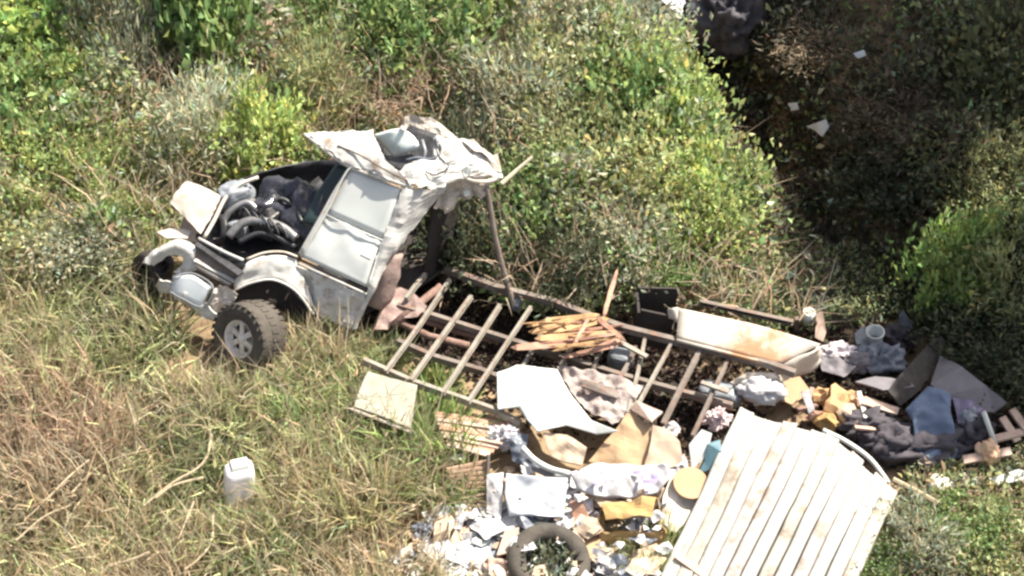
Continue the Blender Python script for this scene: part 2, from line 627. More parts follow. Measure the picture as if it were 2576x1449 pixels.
def jitter(n, lo=0.6, hi=1.35, hue=0.12):
    b = RNG.uniform(lo, hi, (n, 1))
    h = RNG.normal(0, hue, (n, 1))
    return np.clip(b * np.hstack([1 + h, np.ones((n, 1)), 1 - h * 0.5]), 0.1, 2.2)


# ================================================================== THE SETTING
# one ground sheet: fine near the wreck, coarse out to the far hillside
xs = np.unique(np.concatenate([np.linspace(-150, -12, 24), np.linspace(-12, 12, 150), np.linspace(12, 150, 24)]))
ys = np.unique(np.concatenate([np.linspace(-60, -8, 14), np.linspace(-8, 14, 140), np.linspace(14, 180, 28)]))
X, Y = np.meshgrid(xs, ys)
Z = real_ground(X, Y)
Vg = np.stack([X, Y, Z], -1).reshape(-1, 3)
nx = len(xs)
Fg = [(j * nx + i, j * nx + i + 1, (j + 1) * nx + i + 1, (j + 1) * nx + i) for j in range(len(ys) - 1) for i in range(nx - 1)]
go = obj('ground', Vg, Fg, M_SOIL, smooth=True)
tag(go, kind='structure')

# ================================================================== WRECKED CAB
cab = thing('wrecked_truck', P(640, 900, 0), 'crushed white truck cab with torn bonnet, dusty front wheel and peeled roof', 'truck')


def rows3(rs, **k):
    return grid_panel(rs, **k)


# door with window, beltline and moulding
CRUSH = True
door = obj('door', *grid_panel([[(757, 646, .82), (840, 684, .78), (921, 722, .74)],
                                [(790, 594, 1.06), (868, 630, 1.01), (938, 663, .98)],
                                [(824, 538, 1.30), (898, 570, 1.26), (962, 598, 1.22)]], n=6, thick=0.035, crumple=0.012, cf=3, ridge=.012), M_DOOR, cab, True)
tag(door, label='bluish white front door standing at a lean')
obj('window', *grid_panel([[(824, 538, 1.31), (898, 570, 1.27), (963, 599, 1.23)],
                           [(856, 478, 1.58), (928, 512, 1.53), (987, 540, 1.49)],
                           [(886, 424, 1.83), (956, 452, 1.79), (1008, 474, 1.75)]], thick=0.030, crumple=0.006, cf=3), M_GLASSD, door, True)
obj('beltline_trim', *tube([P(822, 541, 1.325), P(862, 561, 1.30), P(900, 578, 1.28), P(964, 605, 1.24)], 0.008), M_DOOR, door, True)
obj('window_frame', *tube(spline([P(757, 646, .86), P(822, 534, 1.35), P(884, 420, 1.88), P(956, 447, 1.83), P(1014, 472, 1.78), P(968, 596, 1.25), P(924, 722, .77)], 6), 0.013), M_DOOR, door, True)
obj('moulding', *tube([P(752, 652, .80), P(840, 692, .755), P(924, 730, .715)], 0.017), M_BLACK, cab, True)
obj('moulding_strip', *tube([P(745, 660, .775), P(838, 702, .725), P(922, 740, .69)], 0.016), M_WHITE, cab, True)
# rocker below the door
obj('rocker_panel', *grid_panel([[(742, 664, .76), (830, 703, .71), (920, 742, .67)],
                                 [(770, 712, .58), (836, 742, .54), (912, 778, .50)],
                                 [(796, 792, .30), (834, 808, .28), (884, 828, .27)]], n=6, thick=0.012, crumple=0.03, cf=4, seed=3, ridge=.03), M_WHITE, cab, False)
# front wing with the flared arch
wing = obj('front_wing', *grid_panel([
    [(604, 690, .84), (622, 660, .92), (660, 645, .95), (705, 642, .92), (744, 652, .84)],
    [(592, 706, .76), (622, 680, .84), (668, 664, .86), (715, 664, .82), (752, 672, .75)],
    [(588, 718, .70), (624, 696, .76), (676, 680, .78), (728, 694, .70), (772, 716, .60)],
    [(590, 728, .66), (632, 708, .71), (688, 700, .70), (744, 728, .58), (796, 790, .34)]], n=5, thick=0.012, crumple=0.012, cf=4, ridge=.022), M_WHITE, cab, True)
obj('arch_flare', *tube(spline([P(590, 730, .67), P(634, 711, .72), P(688, 704, .72), P(744, 732, .60), P(790, 792, .34)], 6), 0.016, 8), M_WHITE, cab, True)
# dark inner arch
obj('inner_arch', *grid_panel([[(604, 715, .62), (680, 700, .62), (790, 780, .40)], [(650, 700, .50), (720, 700, .48), (800, 760, .30)]], thick=0.02), M_BLACK, cab, True)
obj('arch_shade_panel', *grid_panel([[(586, 700, .34), (700, 686, .34), (806, 770, .18)], [(586, 770, .14), (700, 780, .10), (816, 836, .06)]], thick=0.02), M_DKINT, cab, True)  # added dark panel standing in for the shade inside the arch

# wheel
wc = P(612, 851, 0.40)
nrmw = nrm((-0.56, -0.70, 0.36))
wheel_o = obj('wheel', *lathe(wc, nrmw, [(-.02, .02), (-.02, .12), (-.03, .21)], 30), M_ENGINE, cab)
R0 = 0.415
prof = [(.075, .225), (.105, .25), (.118, .30), (.112, .36), (.085, .40), (.05, R0), (0, R0 + .004), (-.22, R0 + .002), (-.28, .40), (-.31, .36), (-.315, .29), (-.28, .235)]
tv, tf = lathe(wc, nrmw, prof, 56)
tread = []
axn = nrm(nrmw)
s_ = nrm(np.cross(axn, (0, 0, 1)))
t_ = np.cross(s_, axn)
for k in range(28):
    for (o, off) in ((0.055, 0), (-0.11, .5), (-0.26, 0)):
        a = 2 * math.pi * (k + off) / 28
        d = s_ * math.cos(a) + t_ * math.sin(a)
        tg = -s_ * math.sin(a) + t_ * math.cos(a)
        c0 = wc + axn * o + d * (R0 + 0.008 - (0.012 if o != -0.11 else 0))
        tread.append(bar(c0 - tg * .028, c0 + tg * .028, 0.10, 0.007, up=d))
obj('tyre', *join([(tv, tf)] + tread), M_RUBBER, wheel_o, False)
rp = [(.065, .228), (.085, .222), (.07, .205), (.02, .195), (.0, .175), (-.005, .165)]
obj('rim', *lathe(wc, nrmw, rp, 44), M_RIM, wheel_o, True)
sp = []
for k in range(6):
    a = 2 * math.pi * k / 6 + 0.3
    d = s_ * math.cos(a) + t_ * math.sin(a)
    sp.append(bar(wc + axn * .02 + d * .03, wc + axn * .012 + d * .185, 0.062, 0.03, up=axn))
obj('spokes', *join(sp), M_RIM, wheel_o)
obj('hub_cap', *lathe(wc, nrmw, [(.02, .062), (.05, .055), (.058, .03), (.06, 0.001)], 20), M_RIM, wheel_o, True)
# far front tyre under the nose
fc = P(372, 690, 0.30)
obj('far_tyre', *lathe(fc, (-0.62, -0.62, 0.2), [(.03, .12), (.06, .17), (.06, .25), (0, .28), (-.14, .28), (-.18, .24), (-.18, .12)], 32), M_DKINT, cab, True)
# nose: bumper, headlight, grille
obj('bumper', *grid_panel([[(404, 700, .56), (452, 720, .54), (500, 752, .52), (552, 790, .46)],
                           [(398, 712, .46), (444, 738, .44), (494, 774, .42), (546, 806, .36)],
                           [(404, 722, .36), (448, 752, .34), (496, 786, .30), (543, 810, .26)]], n=6, thick=0.02, crumple=0.02, ridge=.05, cf=5), M_WHITE, cab, False)
obj('bumper_corner', *grid_panel([[(548, 716, .66), (575, 724, .66), (602, 738, .62)], [(528, 756, .52), (556, 762, .52), (584, 770, .50)], [(505, 792, .36), (526, 800, .34), (548, 806, .32)]], n=6, thick=0.012, crumple=0.03, cf=6, ridge=.05, torn=.03), M_BEIGE, cab, False)
hl = obj('headlight', *grid_panel([[(440, 697, .66), (486, 692, .68), (530, 722, .64)], [(434, 714, .58), (476, 722, .58), (520, 746, .55)], [(430, 730, .50), (466, 750, .48), (508, 768, .46)]], thick=0.06, n=3), M_LENS, cab, True)
obj('bezel', *tube(spline([P(438, 694, .70), P(486, 688, .71), P(536, 722, .67), P(512, 772, .48), P(464, 754, .50), P(428, 730, .53), P(438, 694, .70)], 5), 0.010), M_GREY, hl, True)
for k in range(4):
    t = k / 3
    a = P(500 + 4 * t - 10, 654 + 16 * t, .80 - .05 * t)
    b = P(592 - 16 * t, 708 + 8 * t, .74 - .04 * t)
    obj('grille_slat', *bar(a, b, 0.05, 0.018), M_WHITE if k % 2 == 0 else M_FRAMED, cab)
obj('nose_panel', *grid_panel([[(492, 612, .86), (545, 650, .84), (604, 690, .80)], [(484, 640, .78), (536, 676, .75), (590, 712, .70)], [(478, 676, .60), (524, 700, .58), (566, 724, .56)]], thick=0.02, crumple=0.02), M_FRAMED, cab, True)
obj('bonnet_gap', *bar(P(496, 612, .90), P(606, 690, .86), 0.09, 0.03), M_BLACK, cab)
obj('bonnet_edge', *tube(spline([P(500, 600, .93), P(560, 632, .93), P(612, 655, .93)], 4), 0.02), M_WHITE, cab, True)
obj('radiator', *grid_panel([[(430, 640, .48), (505, 640, .52)], [(448, 590, .45), (530, 592, .5)], [(470, 530, .55), (570, 530, .62)]], thick=.04), M_DKINT, cab)
# far headlight surround with an empty socket
obj('headlight_surround', *grid_panel([[(357, 662, .60), (390, 628, .72), (445, 604, .84), (494, 620, .84), (508, 662, .72), (474, 692, .58)], [(372, 664, .63), (396, 638, .74), (442, 620, .85), (478, 634, .83), (482, 664, .72), (456, 688, .59)], [(386, 670, .58), (404, 652, .64), (438, 640, .74), (458, 650, .72), (456, 668, .64), (438, 686, .55)]], n=6, thick=.012, crumple=.01, ridge=.02, torn=.015), M_WHITE, cab, False)
obj('headlight_socket', *lathe(P(412, 660, .58), (-0.5, -.75, .45), [(.06, .14), (-.05, .12), (-.12, .05), (-.12, .001)], 24), M_BLACK, cab, True)
obj('far_wing', *grid_panel([[(428, 512, 1.02), (446, 480, 1.10), (470, 454, 1.16)], [(460, 540, .98), (490, 505, 1.08), (516, 472, 1.14)], [(506, 590, .90), (536, 540, 1.00), (556, 492, 1.10)]], n=6, thick=0.012, crumple=0.015, cf=3, ridge=.008, torn=.012), M_BEIGE, cab, False)
obj('torn_strip', *sheet([(396, 586, .75), (430, 572, .78), (480, 580, .82), (470, 600, .80), (420, 600, .76)], thick=.015, crumple=.04), M_BEIGE, cab)
obj('bonnet_hinge_rail', *tube(spline([P(514, 598, .95), P(540, 552, 1.02), P(566, 500, 1.1), P(600, 466, 1.16), P(650, 446, 1.2)], 5), 0.024), M_BEIGE, cab, True)
# engine bay
obj('engine_bay_tray', *grid_panel([[(500, 612, .62), (560, 640, .60), (620, 676, .56), (740, 660, .50)], [(530, 560, .60), (600, 590, .50), (680, 600, .50), (765, 620, .50)], [(570, 490, .80), (660, 470, .70), (760, 470, .65), (850, 470, .70)], [(620, 452, 1.05), (700, 425, 1.05), (790, 405, 1.0), (880, 400, 1.1)]], thick=0.02, crumple=0.05), M_BLACK, cab, True)
ec = P(650, 575, 0.60)
ax1 = nrm((-.87, .49, 0))
ax2 = nrm((.49, .87, 0))
eng = obj('engine', *box8([ec + ax1 * i * .32 + ax2 * j * .17 for i, j in ((-1, -1), (1, -1), (1, 1), (-1, 1))], [ec + ax1 * i * .30 + ax2 * j * .14 + np.array((0, 0, .30)) for i, j in ((-1, -1), (1, -1), (1, 1), (-1, 1))]), M_ENGINE, cab)
bevel(eng, .02)
obj('rocker_cover', *box8([ec + ax1 * i * .26 + ax2 * j * .08 + np.array((0, 0, .302)) for i, j in ((-1, -1), (1, -1), (1, 1), (-1, 1))], [ec + ax1 * i * .24 + ax2 * j * .06 + np.array((0, 0, .38)) for i, j in ((-1, -1), (1, -1), (1, 1), (-1, 1))]), M_STEEL, eng)
obj('intake_pipe', *tube(spline([P(575, 596, .86), P(610, 562, .98), P(655, 556, 1.0), P(710, 572, .98), P(745, 600, .92)], 6), 0.055, 10), M_STEEL, cab, True)
obj('hose', *tube(spline([P(600, 610, .80), P(650, 588, .90), P(700, 600, .88), P(742, 622, .82)], 6), 0.035, 8), M_BLACK, cab, True)
obj('hose', *tube(spline([P(560, 560, .85), P(580, 530, .98), P(620, 510, 1.05), P(650, 530, 1.0)], 6), 0.04, 8), M_STEEL, cab, True)
obj('hose', *tube(spline([P(660, 540, 1.0), P(700, 500, 1.1), P(740, 520, 1.05), P(760, 560, .98)], 6), 0.028, 8), M_BLACK, cab, True)
obj('fan_shroud', *lathe(P(556, 580, .70), (-.8, -.35, .3), [(.0, .20), (.06, .19), (.06, .15), (0, .14)], 26), M_BLACK, cab, True)
bt = P(596, 520, .75)
obj('air_box', *lump(bt, .22, .17, .17, .25, 1.6, 4, rz=.5, flat=.35), M_GREY, cab, True)
dash = obj('dashboard', *grid_panel([[(640, 520, .95), (690, 540, .95), (740, 590, .9), (770, 630, .86)], [(650, 480, 1.10), (720, 490, 1.15), (775, 540, 1.1), (800, 590, 1.0)], [(670, 455, 1.10), (740, 450, 1.2), (800, 480, 1.2), (830, 530, 1.15)]], thick=.03, crumple=.17, cf=5, n=6, seed=2), mat('crumpled_black', (0.022, 0.023, 0.03), 0.22, c2=(0.05, 0.05, 0.065), scale=6), cab, True)
obj('windscreen_remnant', *grid_panel([[(760, 560, 1.08), (800, 575, 1.05)], [(800, 480, 1.35), (842, 490, 1.32)], [(850, 405, 1.62), (886, 415, 1.66)]], thick=.01, crumple=.02), M_GLASSK, cab, True)
obj('windscreen_pillar', *tube(spline([P(754, 640, .88), P(800, 560, 1.22), P(846, 478, 1.56), P(888, 412, 1.86)], 4), 0.026), M_WHITE, cab, True)
obj('firewall', *grid_panel([[(690, 600, .60), (760, 640, .62)], [(740, 520, .95), (800, 570, .95)], [(800, 440, 1.05), (840, 500, 1.15)]], thick=.02, crumple=.03), M_ENGINE, cab, True)
# roof, peeled open
roof = obj('roof', *grid_panel([
    [(768, 336, 1.92), (835, 331, 1.98), (900, 332, 2.02), (938, 334, 2.02)],
    [(800, 362, 1.94), (856, 362, 2.00), (916, 366, 2.03), (962, 392, 2.00)],
    [(846, 394, 1.92), (892, 396, 1.96), (950, 412, 1.96), (1000, 428, 1.94)],
    [(888, 420, 1.88), (926, 432, 1.88), (980, 452, 1.85), (1034, 466, 1.82)]], n=7, thick=.012, crumple=.03, cf=3, seed=8, ridge=.022, torn=.03), M_WHITE, cab, False)
obj('gutter', *tube(spline([P(850, 366, 2.025), P(910, 392, 2.03), P(965, 425, 1.99), P(1026, 455, 1.90)], 5), .011), M_FRAMED, roof, True)
obj('roof_drip_edge', *tube(spline([P(766, 338, 1.90), P(806, 368, 1.92), P(850, 402, 1.90), P(890, 424, 1.86), P(960, 449, 1.85), P(1034, 470, 1.80)], 4), .022), M_WHITE, roof, True)
obj('rear_roof', *grid_panel([
    [(1104, 344, 2.02), (1150, 347, 2.02), (1196, 372, 1.94), (1230, 398, 1.86)],
    [(1100, 392, 1.96), (1140, 388, 1.98), (1190, 404, 1.90), (1252, 430, 1.78)],
    [(1010, 428, 1.93), (1080, 424, 1.94), (1142, 428, 1.90), (1258, 446, 1.74)],
    [(1032, 468, 1.82), (1070, 476, 1.80), (1112, 470, 1.80), (1150, 440, 1.84)]], n=7, thick=.012, crumple=.05, cf=3, seed=12, ridge=.05, torn=.06), M_WHITE, cab, False)
obj('peeled_edge', *sheet([(1008, 322, 2.06), (1018, 296, 2.18), (1034, 288, 2.2), (1062, 296, 2.18), (1084, 294, 2.2), (1104, 308, 2.15), (1152, 346, 2.05), (1140, 352, 2.03), (1104, 338, 2.06), (1076, 330, 2.08), (1050, 320, 2.1), (1030, 312, 2.1), (1018, 330, 2.04)], thick=.012, crumple=.06, cf=6, cuts=2), M_BEIGE, cab)
obj('rear_window_glass', *grid_panel([[(936, 340, 1.98), (975, 328, 2.02), (1012, 322, 2.03)], [(960, 362, 1.80), (1000, 352, 1.90), (1044, 346, 1.95)], [(990, 395, 1.66), (1020, 384, 1.74), (1060, 372, 1.84)]], thick=.015, crumple=.05, cf=4), mat('pale_green_glass', (0.62, 0.70, 0.66), 0.2, c2=(0.70, 0.74, 0.72), scale=3, coat=.4), cab, True)
obj('roof_lining', *grid_panel([[(930, 350, 1.70), (1040, 318, 1.80), (1110, 345, 1.75)], [(960, 400, 1.62), (1030, 396, 1.62), (1105, 392, 1.65)], [(1000, 430, 1.66), (1050, 424, 1.66), (1104, 410, 1.70)]], thick=.02, crumple=.05), M_BLACK, cab, True)
obj('roof_strut', *tube([P(1062, 352, 1.98), P(1070, 380, 1.9), P(1064, 410, 1.8)], .02), M_GREY, cab, True)
obj('roof_strut', *tube([P(1092, 345, 2.0), P(1100, 380, 1.94), P(1110, 404, 1.9)], .018), M_GREY, cab, True)
obj('torn_trim', *tube(spline([P(1022, 404, 1.78), P(1050, 398, 1.84), P(1080, 402, 1.86), P(1108, 396, 1.92)], 4), .022), M_GREYBAG, cab, True)
# rear corner panel sweeping down behind the door
obj('rear_pillar', *grid_panel([
    [(1014, 474, 1.77), (1034, 472, 1.80), (1090, 474, 1.79), (1152, 432, 1.85)],
    [(990, 535, 1.52), (1010, 536, 1.53), (1042, 538, 1.50), (1092, 508, 1.56)],
    [(962, 604, 1.23), (978, 608, 1.24), (1000, 608, 1.20), (1030, 586, 1.24)],
    [(940, 664, .98), (950, 668, .98), (964, 668, .95), (980, 648, .98)],
    [(926, 724, .74), (932, 730, .73), (938, 736, .70), (946, 722, .72)],
    [(888, 828, .28), (890, 828, .28), (894, 826, .28), (898, 818, .30)]], n=6, thick=.012, crumple=.02, cf=4, seed=5, ridge=.016, torn=.025), M_WHITE, cab, False)
obj('roof_rear_lip', *tube(spline([P(1150, 436, 1.83), P(1180, 452, 1.76), P(1220, 458, 1.72), P(1256, 448, 1.72)], 4), .03), M_BEIGE, cab, True)
obj('torn_lining', *grid_panel([[(1152, 436, 1.80), (1190, 452, 1.72), (1232, 462, 1.66)], [(1120, 476, 1.58), (1165, 490, 1.52), (1208, 482, 1.52)], [(1080, 520, 1.42), (1120, 520, 1.36), (1160, 500, 1.44)]], n=6, thick=.01, crumple=.05, cf=4, ridge=.08, torn=.07), M_BEIGE, cab, False)
# cab interior seen from behind
obj('cab_floor', *grid_panel([[(770, 700, .32), (840, 740, .30), (905, 800, .28)], [(900, 560, .34), (985, 640, .34), (1060, 720, .30)], [(1000, 470, .40), (1090, 540, .36), (1170, 640, .30)]], thick=.03, crumple=.03), M_DKINT, cab, True)  # floor coloured near-black to put shade inside the cab
obj('far_cab_side', *grid_panel([[(1060, 720, .25), (1110, 680, .28), (1150, 640, .3)], [(1080, 600, .85), (1120, 570, .85), (1150, 540, .9)], [(1090, 510, 1.3), (1120, 490, 1.3), (1150, 470, 1.4)]], thick=.03, crumple=.06), M_DKINT, cab, True)  # side wall near-black too, as painted shade
obj('seat', *lump(P(950, 715, .30), .26, .17, .20, .2, 1.8, 3, rz=-.5, flat=.2), M_SEAT, cab, True)
obj('seat_back', *grid_panel([[(920, 760, .40), (950, 770, .38), (975, 760, .36)], [(940, 700, .70), (972, 706, .70), (996, 690, .68)], [(968, 650, .95), (992, 640, .98), (1014, 640, .94)]], thick=.09, crumple=.05, cf=5), M_SEAT, cab, True)
obj('torn_floor_mat', *sheet([(1000, 720, .42), (1040, 735, .42), (1075, 775, .35), (1050, 800, .35), (1000, 800, .32), (975, 830, .25), (940, 830, .25), (970, 770, .35)], crumple=.06, thick=.015), M_SEAT, cab)
obj('rear_axle', *tube([P(985, 820, .28), P(1110, 720, .40)], .05), M_RUST, cab, True)

obj('door_handle', *bar(P(908, 640, 1.16), P(932, 652, 1.14), .03, .02), M_GREY, door)
obj('fuel_flap', *sheet([(868, 790, .42), (892, 796, .40), (888, 816, .34), (864, 808, .36)], thick=.012, crumple=.01), M_BEIGE, cab)
obj('loose_wire', *tube(spline([P(1105, 395, 1.95), P(1128, 420, 1.99), P(1096, 440, 1.93), P(1070, 432, 1.95)], 5), .010, 5), M_BLACK, cab, True)
obj('loose_wire', *tube(spline([P(1170, 476, 1.5), P(1178, 500, 1.3), P(1160, 520, 1.2), P(1190, 560, .9)], 5), .012, 5), M_BLACK, cab, True)
obj('torn_metal', *sheet([(1160, 424, 1.92), (1176, 418, 1.98), (1188, 432, 1.92), (1172, 440, 1.88)], thick=.012, crumple=.02, cuts=2), M_SHEET, cab)
obj('torn_metal', *sheet([(1166, 482, 1.6), (1180, 478, 1.62), (1184, 490, 1.58), (1170, 494, 1.56)], thick=.012, crumple=.02, cuts=2), M_SHEET, cab)
obj('torn_metal', *sheet([(1150, 350, 2.02), (1190, 352, 2.0), (1232, 392, 1.85), (1256, 425, 1.76), (1224, 396, 1.9), (1186, 372, 1.97)], thick=.012, crumple=.05, cf=5), M_BEIGE, cab)
obj('battery', *lump(P(600, 590, .66), .13, .09, .10, .1, 1.4, 3, rz=-.5, flat=.45), M_GREY, cab)
for k in range(5):
    a_ = P(600 + 22 * k, 545 + 10 * k, .98)
    obj('engine_lead', *tube(spline([a_, a_ + np.array((.05, .05, .10)), a_ + np.array((.13, -.02, .06)), a_ + np.array((.18, -.10, -.02))], 4), .012, 5), M_BLACK, cab, True)
obj('wing_dent_strip', *tube(spline([P(620, 652, .96), P(665, 636, .98), P(712, 634, .95), P(748, 646, .87)], 4), .014), M_BEIGE, cab, True)
# bent roll bar behind the cab and loose rods
rb = obj('roll_bar', *tube(spline([P(1224, 474, 1.62), P(1234, 530, 1.35), P(1246, 600, 1.0), P(1266, 680, .62), P(1292, 770, .25)], 6), .036, 9), M_FRAMED)
tag(rb, 'bent grey pole leaning from ground up to rear corner of crushed roof', 'pole')
o = obj('pole_foot', *lump(P(1296, 776, .16), .08, .08, .09, .2, 2, 5), M_GREY, rb, True)
ORGv = None
o = obj('metal_rod', *tube([P(1262, 462, 1.55), P(1300, 428, 1.66), P(1340, 394, 1.80)], .028, 7, .02), mat('straw_rod', (0.6, 0.56, 0.42), .6, c2=(.5, .44, .32), scale=8))
tag(o, 'pale rod jutting up to the right from the rear corner of the roof', 'rod')
o = obj('roof_sheet_scrap', *sheet([(1232, 396, 1.66), (1252, 388, 1.72), (1262, 430, 1.66), (1256, 448, 1.62), (1240, 430, 1.62)], thick=.015, crumple=.03), M_BEIGE)
tag(o, 'small torn beige scrap hanging at the rear roof corner', 'scrap')
o = obj('white_stick', *tube([P(1264, 556, .7), P(1286, 602, .45)], .016), M_STONE)
tag(o, 'short pale stick beside the bent grey pole', 'stick')

CRUSH = False
# ================================================================== BED FRAME
bed = thing('truck_bed_frame', P(1250, 880, 0), 'stripped truck bed frame of rails and crossbars lying behind the cab', 'truck bed')
HB = .42


def cross(a, b, m=M_FRAME, wd=.055, ht=.07, up=None):
    A_, B_ = P(*a), P(*b)
    M__ = (A_ + B_) / 2 + np.array((random.uniform(-.015, .015), random.uniform(-.015, .015), random.uniform(-.03, .02)))
    obj('crossbar', *join([channel(A_, M__, wd * .8, ht * .8), channel(M__, B_ + np.array((0, 0, random.uniform(-.03, .03))), wd * .8, ht * .8)]), m, bed)


cross((1022, 752, .44), (1071, 686, .46), wd=.06)
cross((970, 936, HB), (1132, 704, HB))
cross((1034, 958, HB), (1186, 742, HB), wd=.065)
cross((1114, 990, HB), (1258, 766, HB), M_FRAME, wd=.06)
cross((1178, 1012, HB), (1336, 772, HB), wd=.05)
cross((1300, 950, HB), (1380, 800, HB), wd=.045)
cross((1370, 1000, .40), (1450, 850, .40), wd=.045)
cross((1488, 942, .40), (1526, 850, .42), M_FRAMED, wd=.05)
cross((1556, 958, .40), (1600, 870, .42), M_FRAMED, wd=.055)
cross((1580, 1040, .40), (1626, 838, .44), wd=.05)
cross((1604, 1020, .42), (1690, 866, .44), wd=.045)
cross((1668, 1068, .42), (1766, 876, .45), M_FRAMED, wd=.07)
cross((1742, 1098, .42), (1834, 898, .45), M_FRAMED, wd=.05)


def rail(pts, wd, ht, m):
    pts = [P(*p) for p in pts]
    obj('rail', *join([bar(a, b, wd, ht) for a, b in zip(pts[:-1], pts[1:])]), m, bed)


rail([(914, 908, .36), (1037, 962, .36), (1240, 1032, .34), (1310, 1066, .32)], .05, .09, M_FRAME)
rail([(1120, 678, .36), (1253, 726, .36), (1392, 760, .38), (1480, 795, .42), (1568, 826, .46), (1760, 873, .48), (1934, 916, .48), (2000, 940, .48)], .075, .08, M_FRAMED)
rail([(1000, 770, .34), (1090, 796, .34), (1272, 854, .33), (1440, 908, .33), (1556, 944, .34), (1650, 970, .34), (1842, 1022, .34)], .06, .08, M_FRAMED)
rail([(1000, 860, .30), (1094, 900, .30), (1212, 934, .30), (1300, 970, .30)], .06, .08, M_FRAMED)
rail([(1554, 858, .52), (1628, 898, .52)], .06, .03, M_FRAME)
rail([(1764, 962, .5), (1832, 986, .5)], .06, .03, M_FRAME)
obj('drive_shaft', *tube([P(985, 802, .24), P(1080, 846, .24), P(1180, 870, .24)], .045), M_RUST, bed, True)
obj('spring_pack', *grid_panel([[(1075, 800, .26), (1140, 820, .24), (1250, 850, .26)], [(1070, 812, .26), (1136, 834, .24), (1245, 862, .26)]], thick=.05), M_RUST, bed)
tk = P(1730, 960, .02)
obj('fuel_tank', *lump(P(1810, 1010, 0.02), .26, .15, .13, .12, 1.5, 6, rz=-.3, flat=.35), M_GREY, bed, True)
obj('fuel_can', *lump(P(1560, 920, 0.02), .15, .12, .12, .12, 1.5, 9, rz=-.3, flat=.35), M_GREY, bed, True)

# hollow box behind the rusty panel
hb = obj('dark_toolbox', *join([bar(P(1604, 820, .30), P(1688, 838, .30), .03, .5), bar(P(1600, 770, .3), P(1604, 820, .3), .03, .5), bar(P(1600, 770, .3), P(1700, 772, .3), .03, .55), bar(P(1600, 795, .04), P(1696, 810, .04), .34, .03)]), M_DKINT)
tag(hb, 'dark rusty open box wedged between the bushes and the rusty panel', 'box')
sp_ = thing('side_panel', P(1880, 880, 0), 'long pale side panel with a rust stain lying beside the bed frame', 'panel')
obj('panel_skin', *grid_panel([[(1708, 776, .66), (1800, 796, .66), (1932, 826, .64), (2064, 866, .60)], [(1705, 814, .60), (1795, 835, .60), (1911, 863, .58), (2011, 892, .54)], [(1702, 852, .54), (1790, 874, .54), (1890, 900, .52), (1958, 918, .48)]], thick=.03, crumple=.02, cf=2.0), M_SIDE, sp_, True)
obj('panel_lip', *tube([P(1702, 856, .54), P(1790, 878, .54), P(1890, 904, .52), P(1962, 924, .48)], .022), M_SIDE, sp_, True)
obj('panel_flap', *grid_panel([[(1678, 778, .60), (1694, 774, .66), (1708, 774, .66)], [(1684, 800, .52), (1696, 804, .56), (1704, 812, .6)]], thick=.015, crumple=.03), M_BEIGE, sp_, True)
obj('panel_end', *grid_panel([[(1958, 920, .46), (2010, 898, .54), (2062, 870, .58)], [(1958, 948, .30), (2012, 926, .36), (2068, 890, .42)], [(1956, 968, .18), (2008, 950, .2), (2064, 910, .26)]], thick=.02, crumple=.05), M_BEIGE, sp_, True)
o = obj('crumpled_tarp', *sheet([(1836, 962, .36), (1880, 936, .40), (1940, 938, .36), (1990, 950, .26), (1980, 980, .22), (1936, 985, .22), (1880, 980, .25)], crumple=.09, cf=4, thick=.012, cuts=4), M_BEIGE)
tag(o, 'crumpled beige tarp under the end of the rusty side panel', 'tarp')
o = obj('long_beam', *channel(P(1760, 760, .40), P(1995, 812, .42), .06, .06), M_FRAMED)
tag(o, 'thin grey beam on the earth above the rusty side panel', 'beam')

# splintered boards
spl = [((1345, 834), (1520, 806), 22, .62, M_PLY), ((1300, 874), (1550, 858), 20, .58, M_PLYR), ((1372, 808), (1495, 794), 13, .66, M_PLY), ((1360, 852), (1545, 838), 16, .64, M_PLY),
       ((1430, 897), (1556, 866), 13, .56, M_PLYR), ((1500, 798), (1566, 852), 12, .64, M_PLYR), ((1440, 872), (1476, 806), 9, .70, M_PLYR), ((1520, 790), (1548, 690), 11, .5, M_PLYR)]
lab = ['broad orange splintered board across the middle of the bed frame', 'long pinkish splintered board lowest on the bed frame pile', 'short orange board topmost of the splintered pile', 'orange splintered board under the bright broken edge of the pile',
       'narrow pinkish splinter sticking out below the orange boards', 'reddish board end on the right of the splintered pile', 'small upright splinter crossing the orange boards', 'reddish stake standing up beside the bushes above the boards']
for _ in range(12):
    a0 = (random.uniform(1320, 1450), random.uniform(806, 880))
    L_ = random.uniform(70, 150)
    an_ = random.uniform(-.35, .12)
    spl.append((a0, (min(a0[0] + L_ * math.cos(an_), 1560), a0[1] + L_ * math.sin(an_)), random.uniform(5, 9), random.uniform(.60, .74), random.choice((M_PLY, M_PLY, M_PLYR))))
    lab.append('thin loose splinter among the orange boards on the bed frame')
for i, (a, b, wpx, h, m) in enumerate(spl):
    A, B = np.array(a, float), np.array(b, float)
    d = (B - A) / np.linalg.norm(B - A)
    nrm2 = np.array((-d[1], d[0]))
    pts = []
    K = 7
    for k in range(K):
        t = k / (K - 1)
        q = A + (B - A) * t - nrm2 * wpx * (.5 + random.uniform(-.10, .10)) * (1 - .7 * max(0, 2 * abs(t - .5) - .6))
        pts.append((q[0], q[1], h + .03 * math.sin(i + k)))
    pts.append((B[0] + d[0] * 14, B[1] + d[1] * 14, h))
    for k in range(K - 1, -1, -1):
        t = k / (K - 1)
        q = A + (B - A) * t + nrm2 * wpx * (.5 + random.uniform(-.10, .10)) * (1 - .7 * max(0, 2 * abs(t - .5) - .6))
        pts.append((q[0], q[1], h - .02 + .03 * math.sin(i + k)))
    pts.append((A[0] - d[0] * 16, A[1] - d[1] * 16, h - .03))
    o = obj('splintered_board', *sheet(pts, thick=.022, crumple=.008, cf=6, cuts=1, seed=i), m)
    tag(o, lab[i], 'board', 'splintered boards on the bed frame')

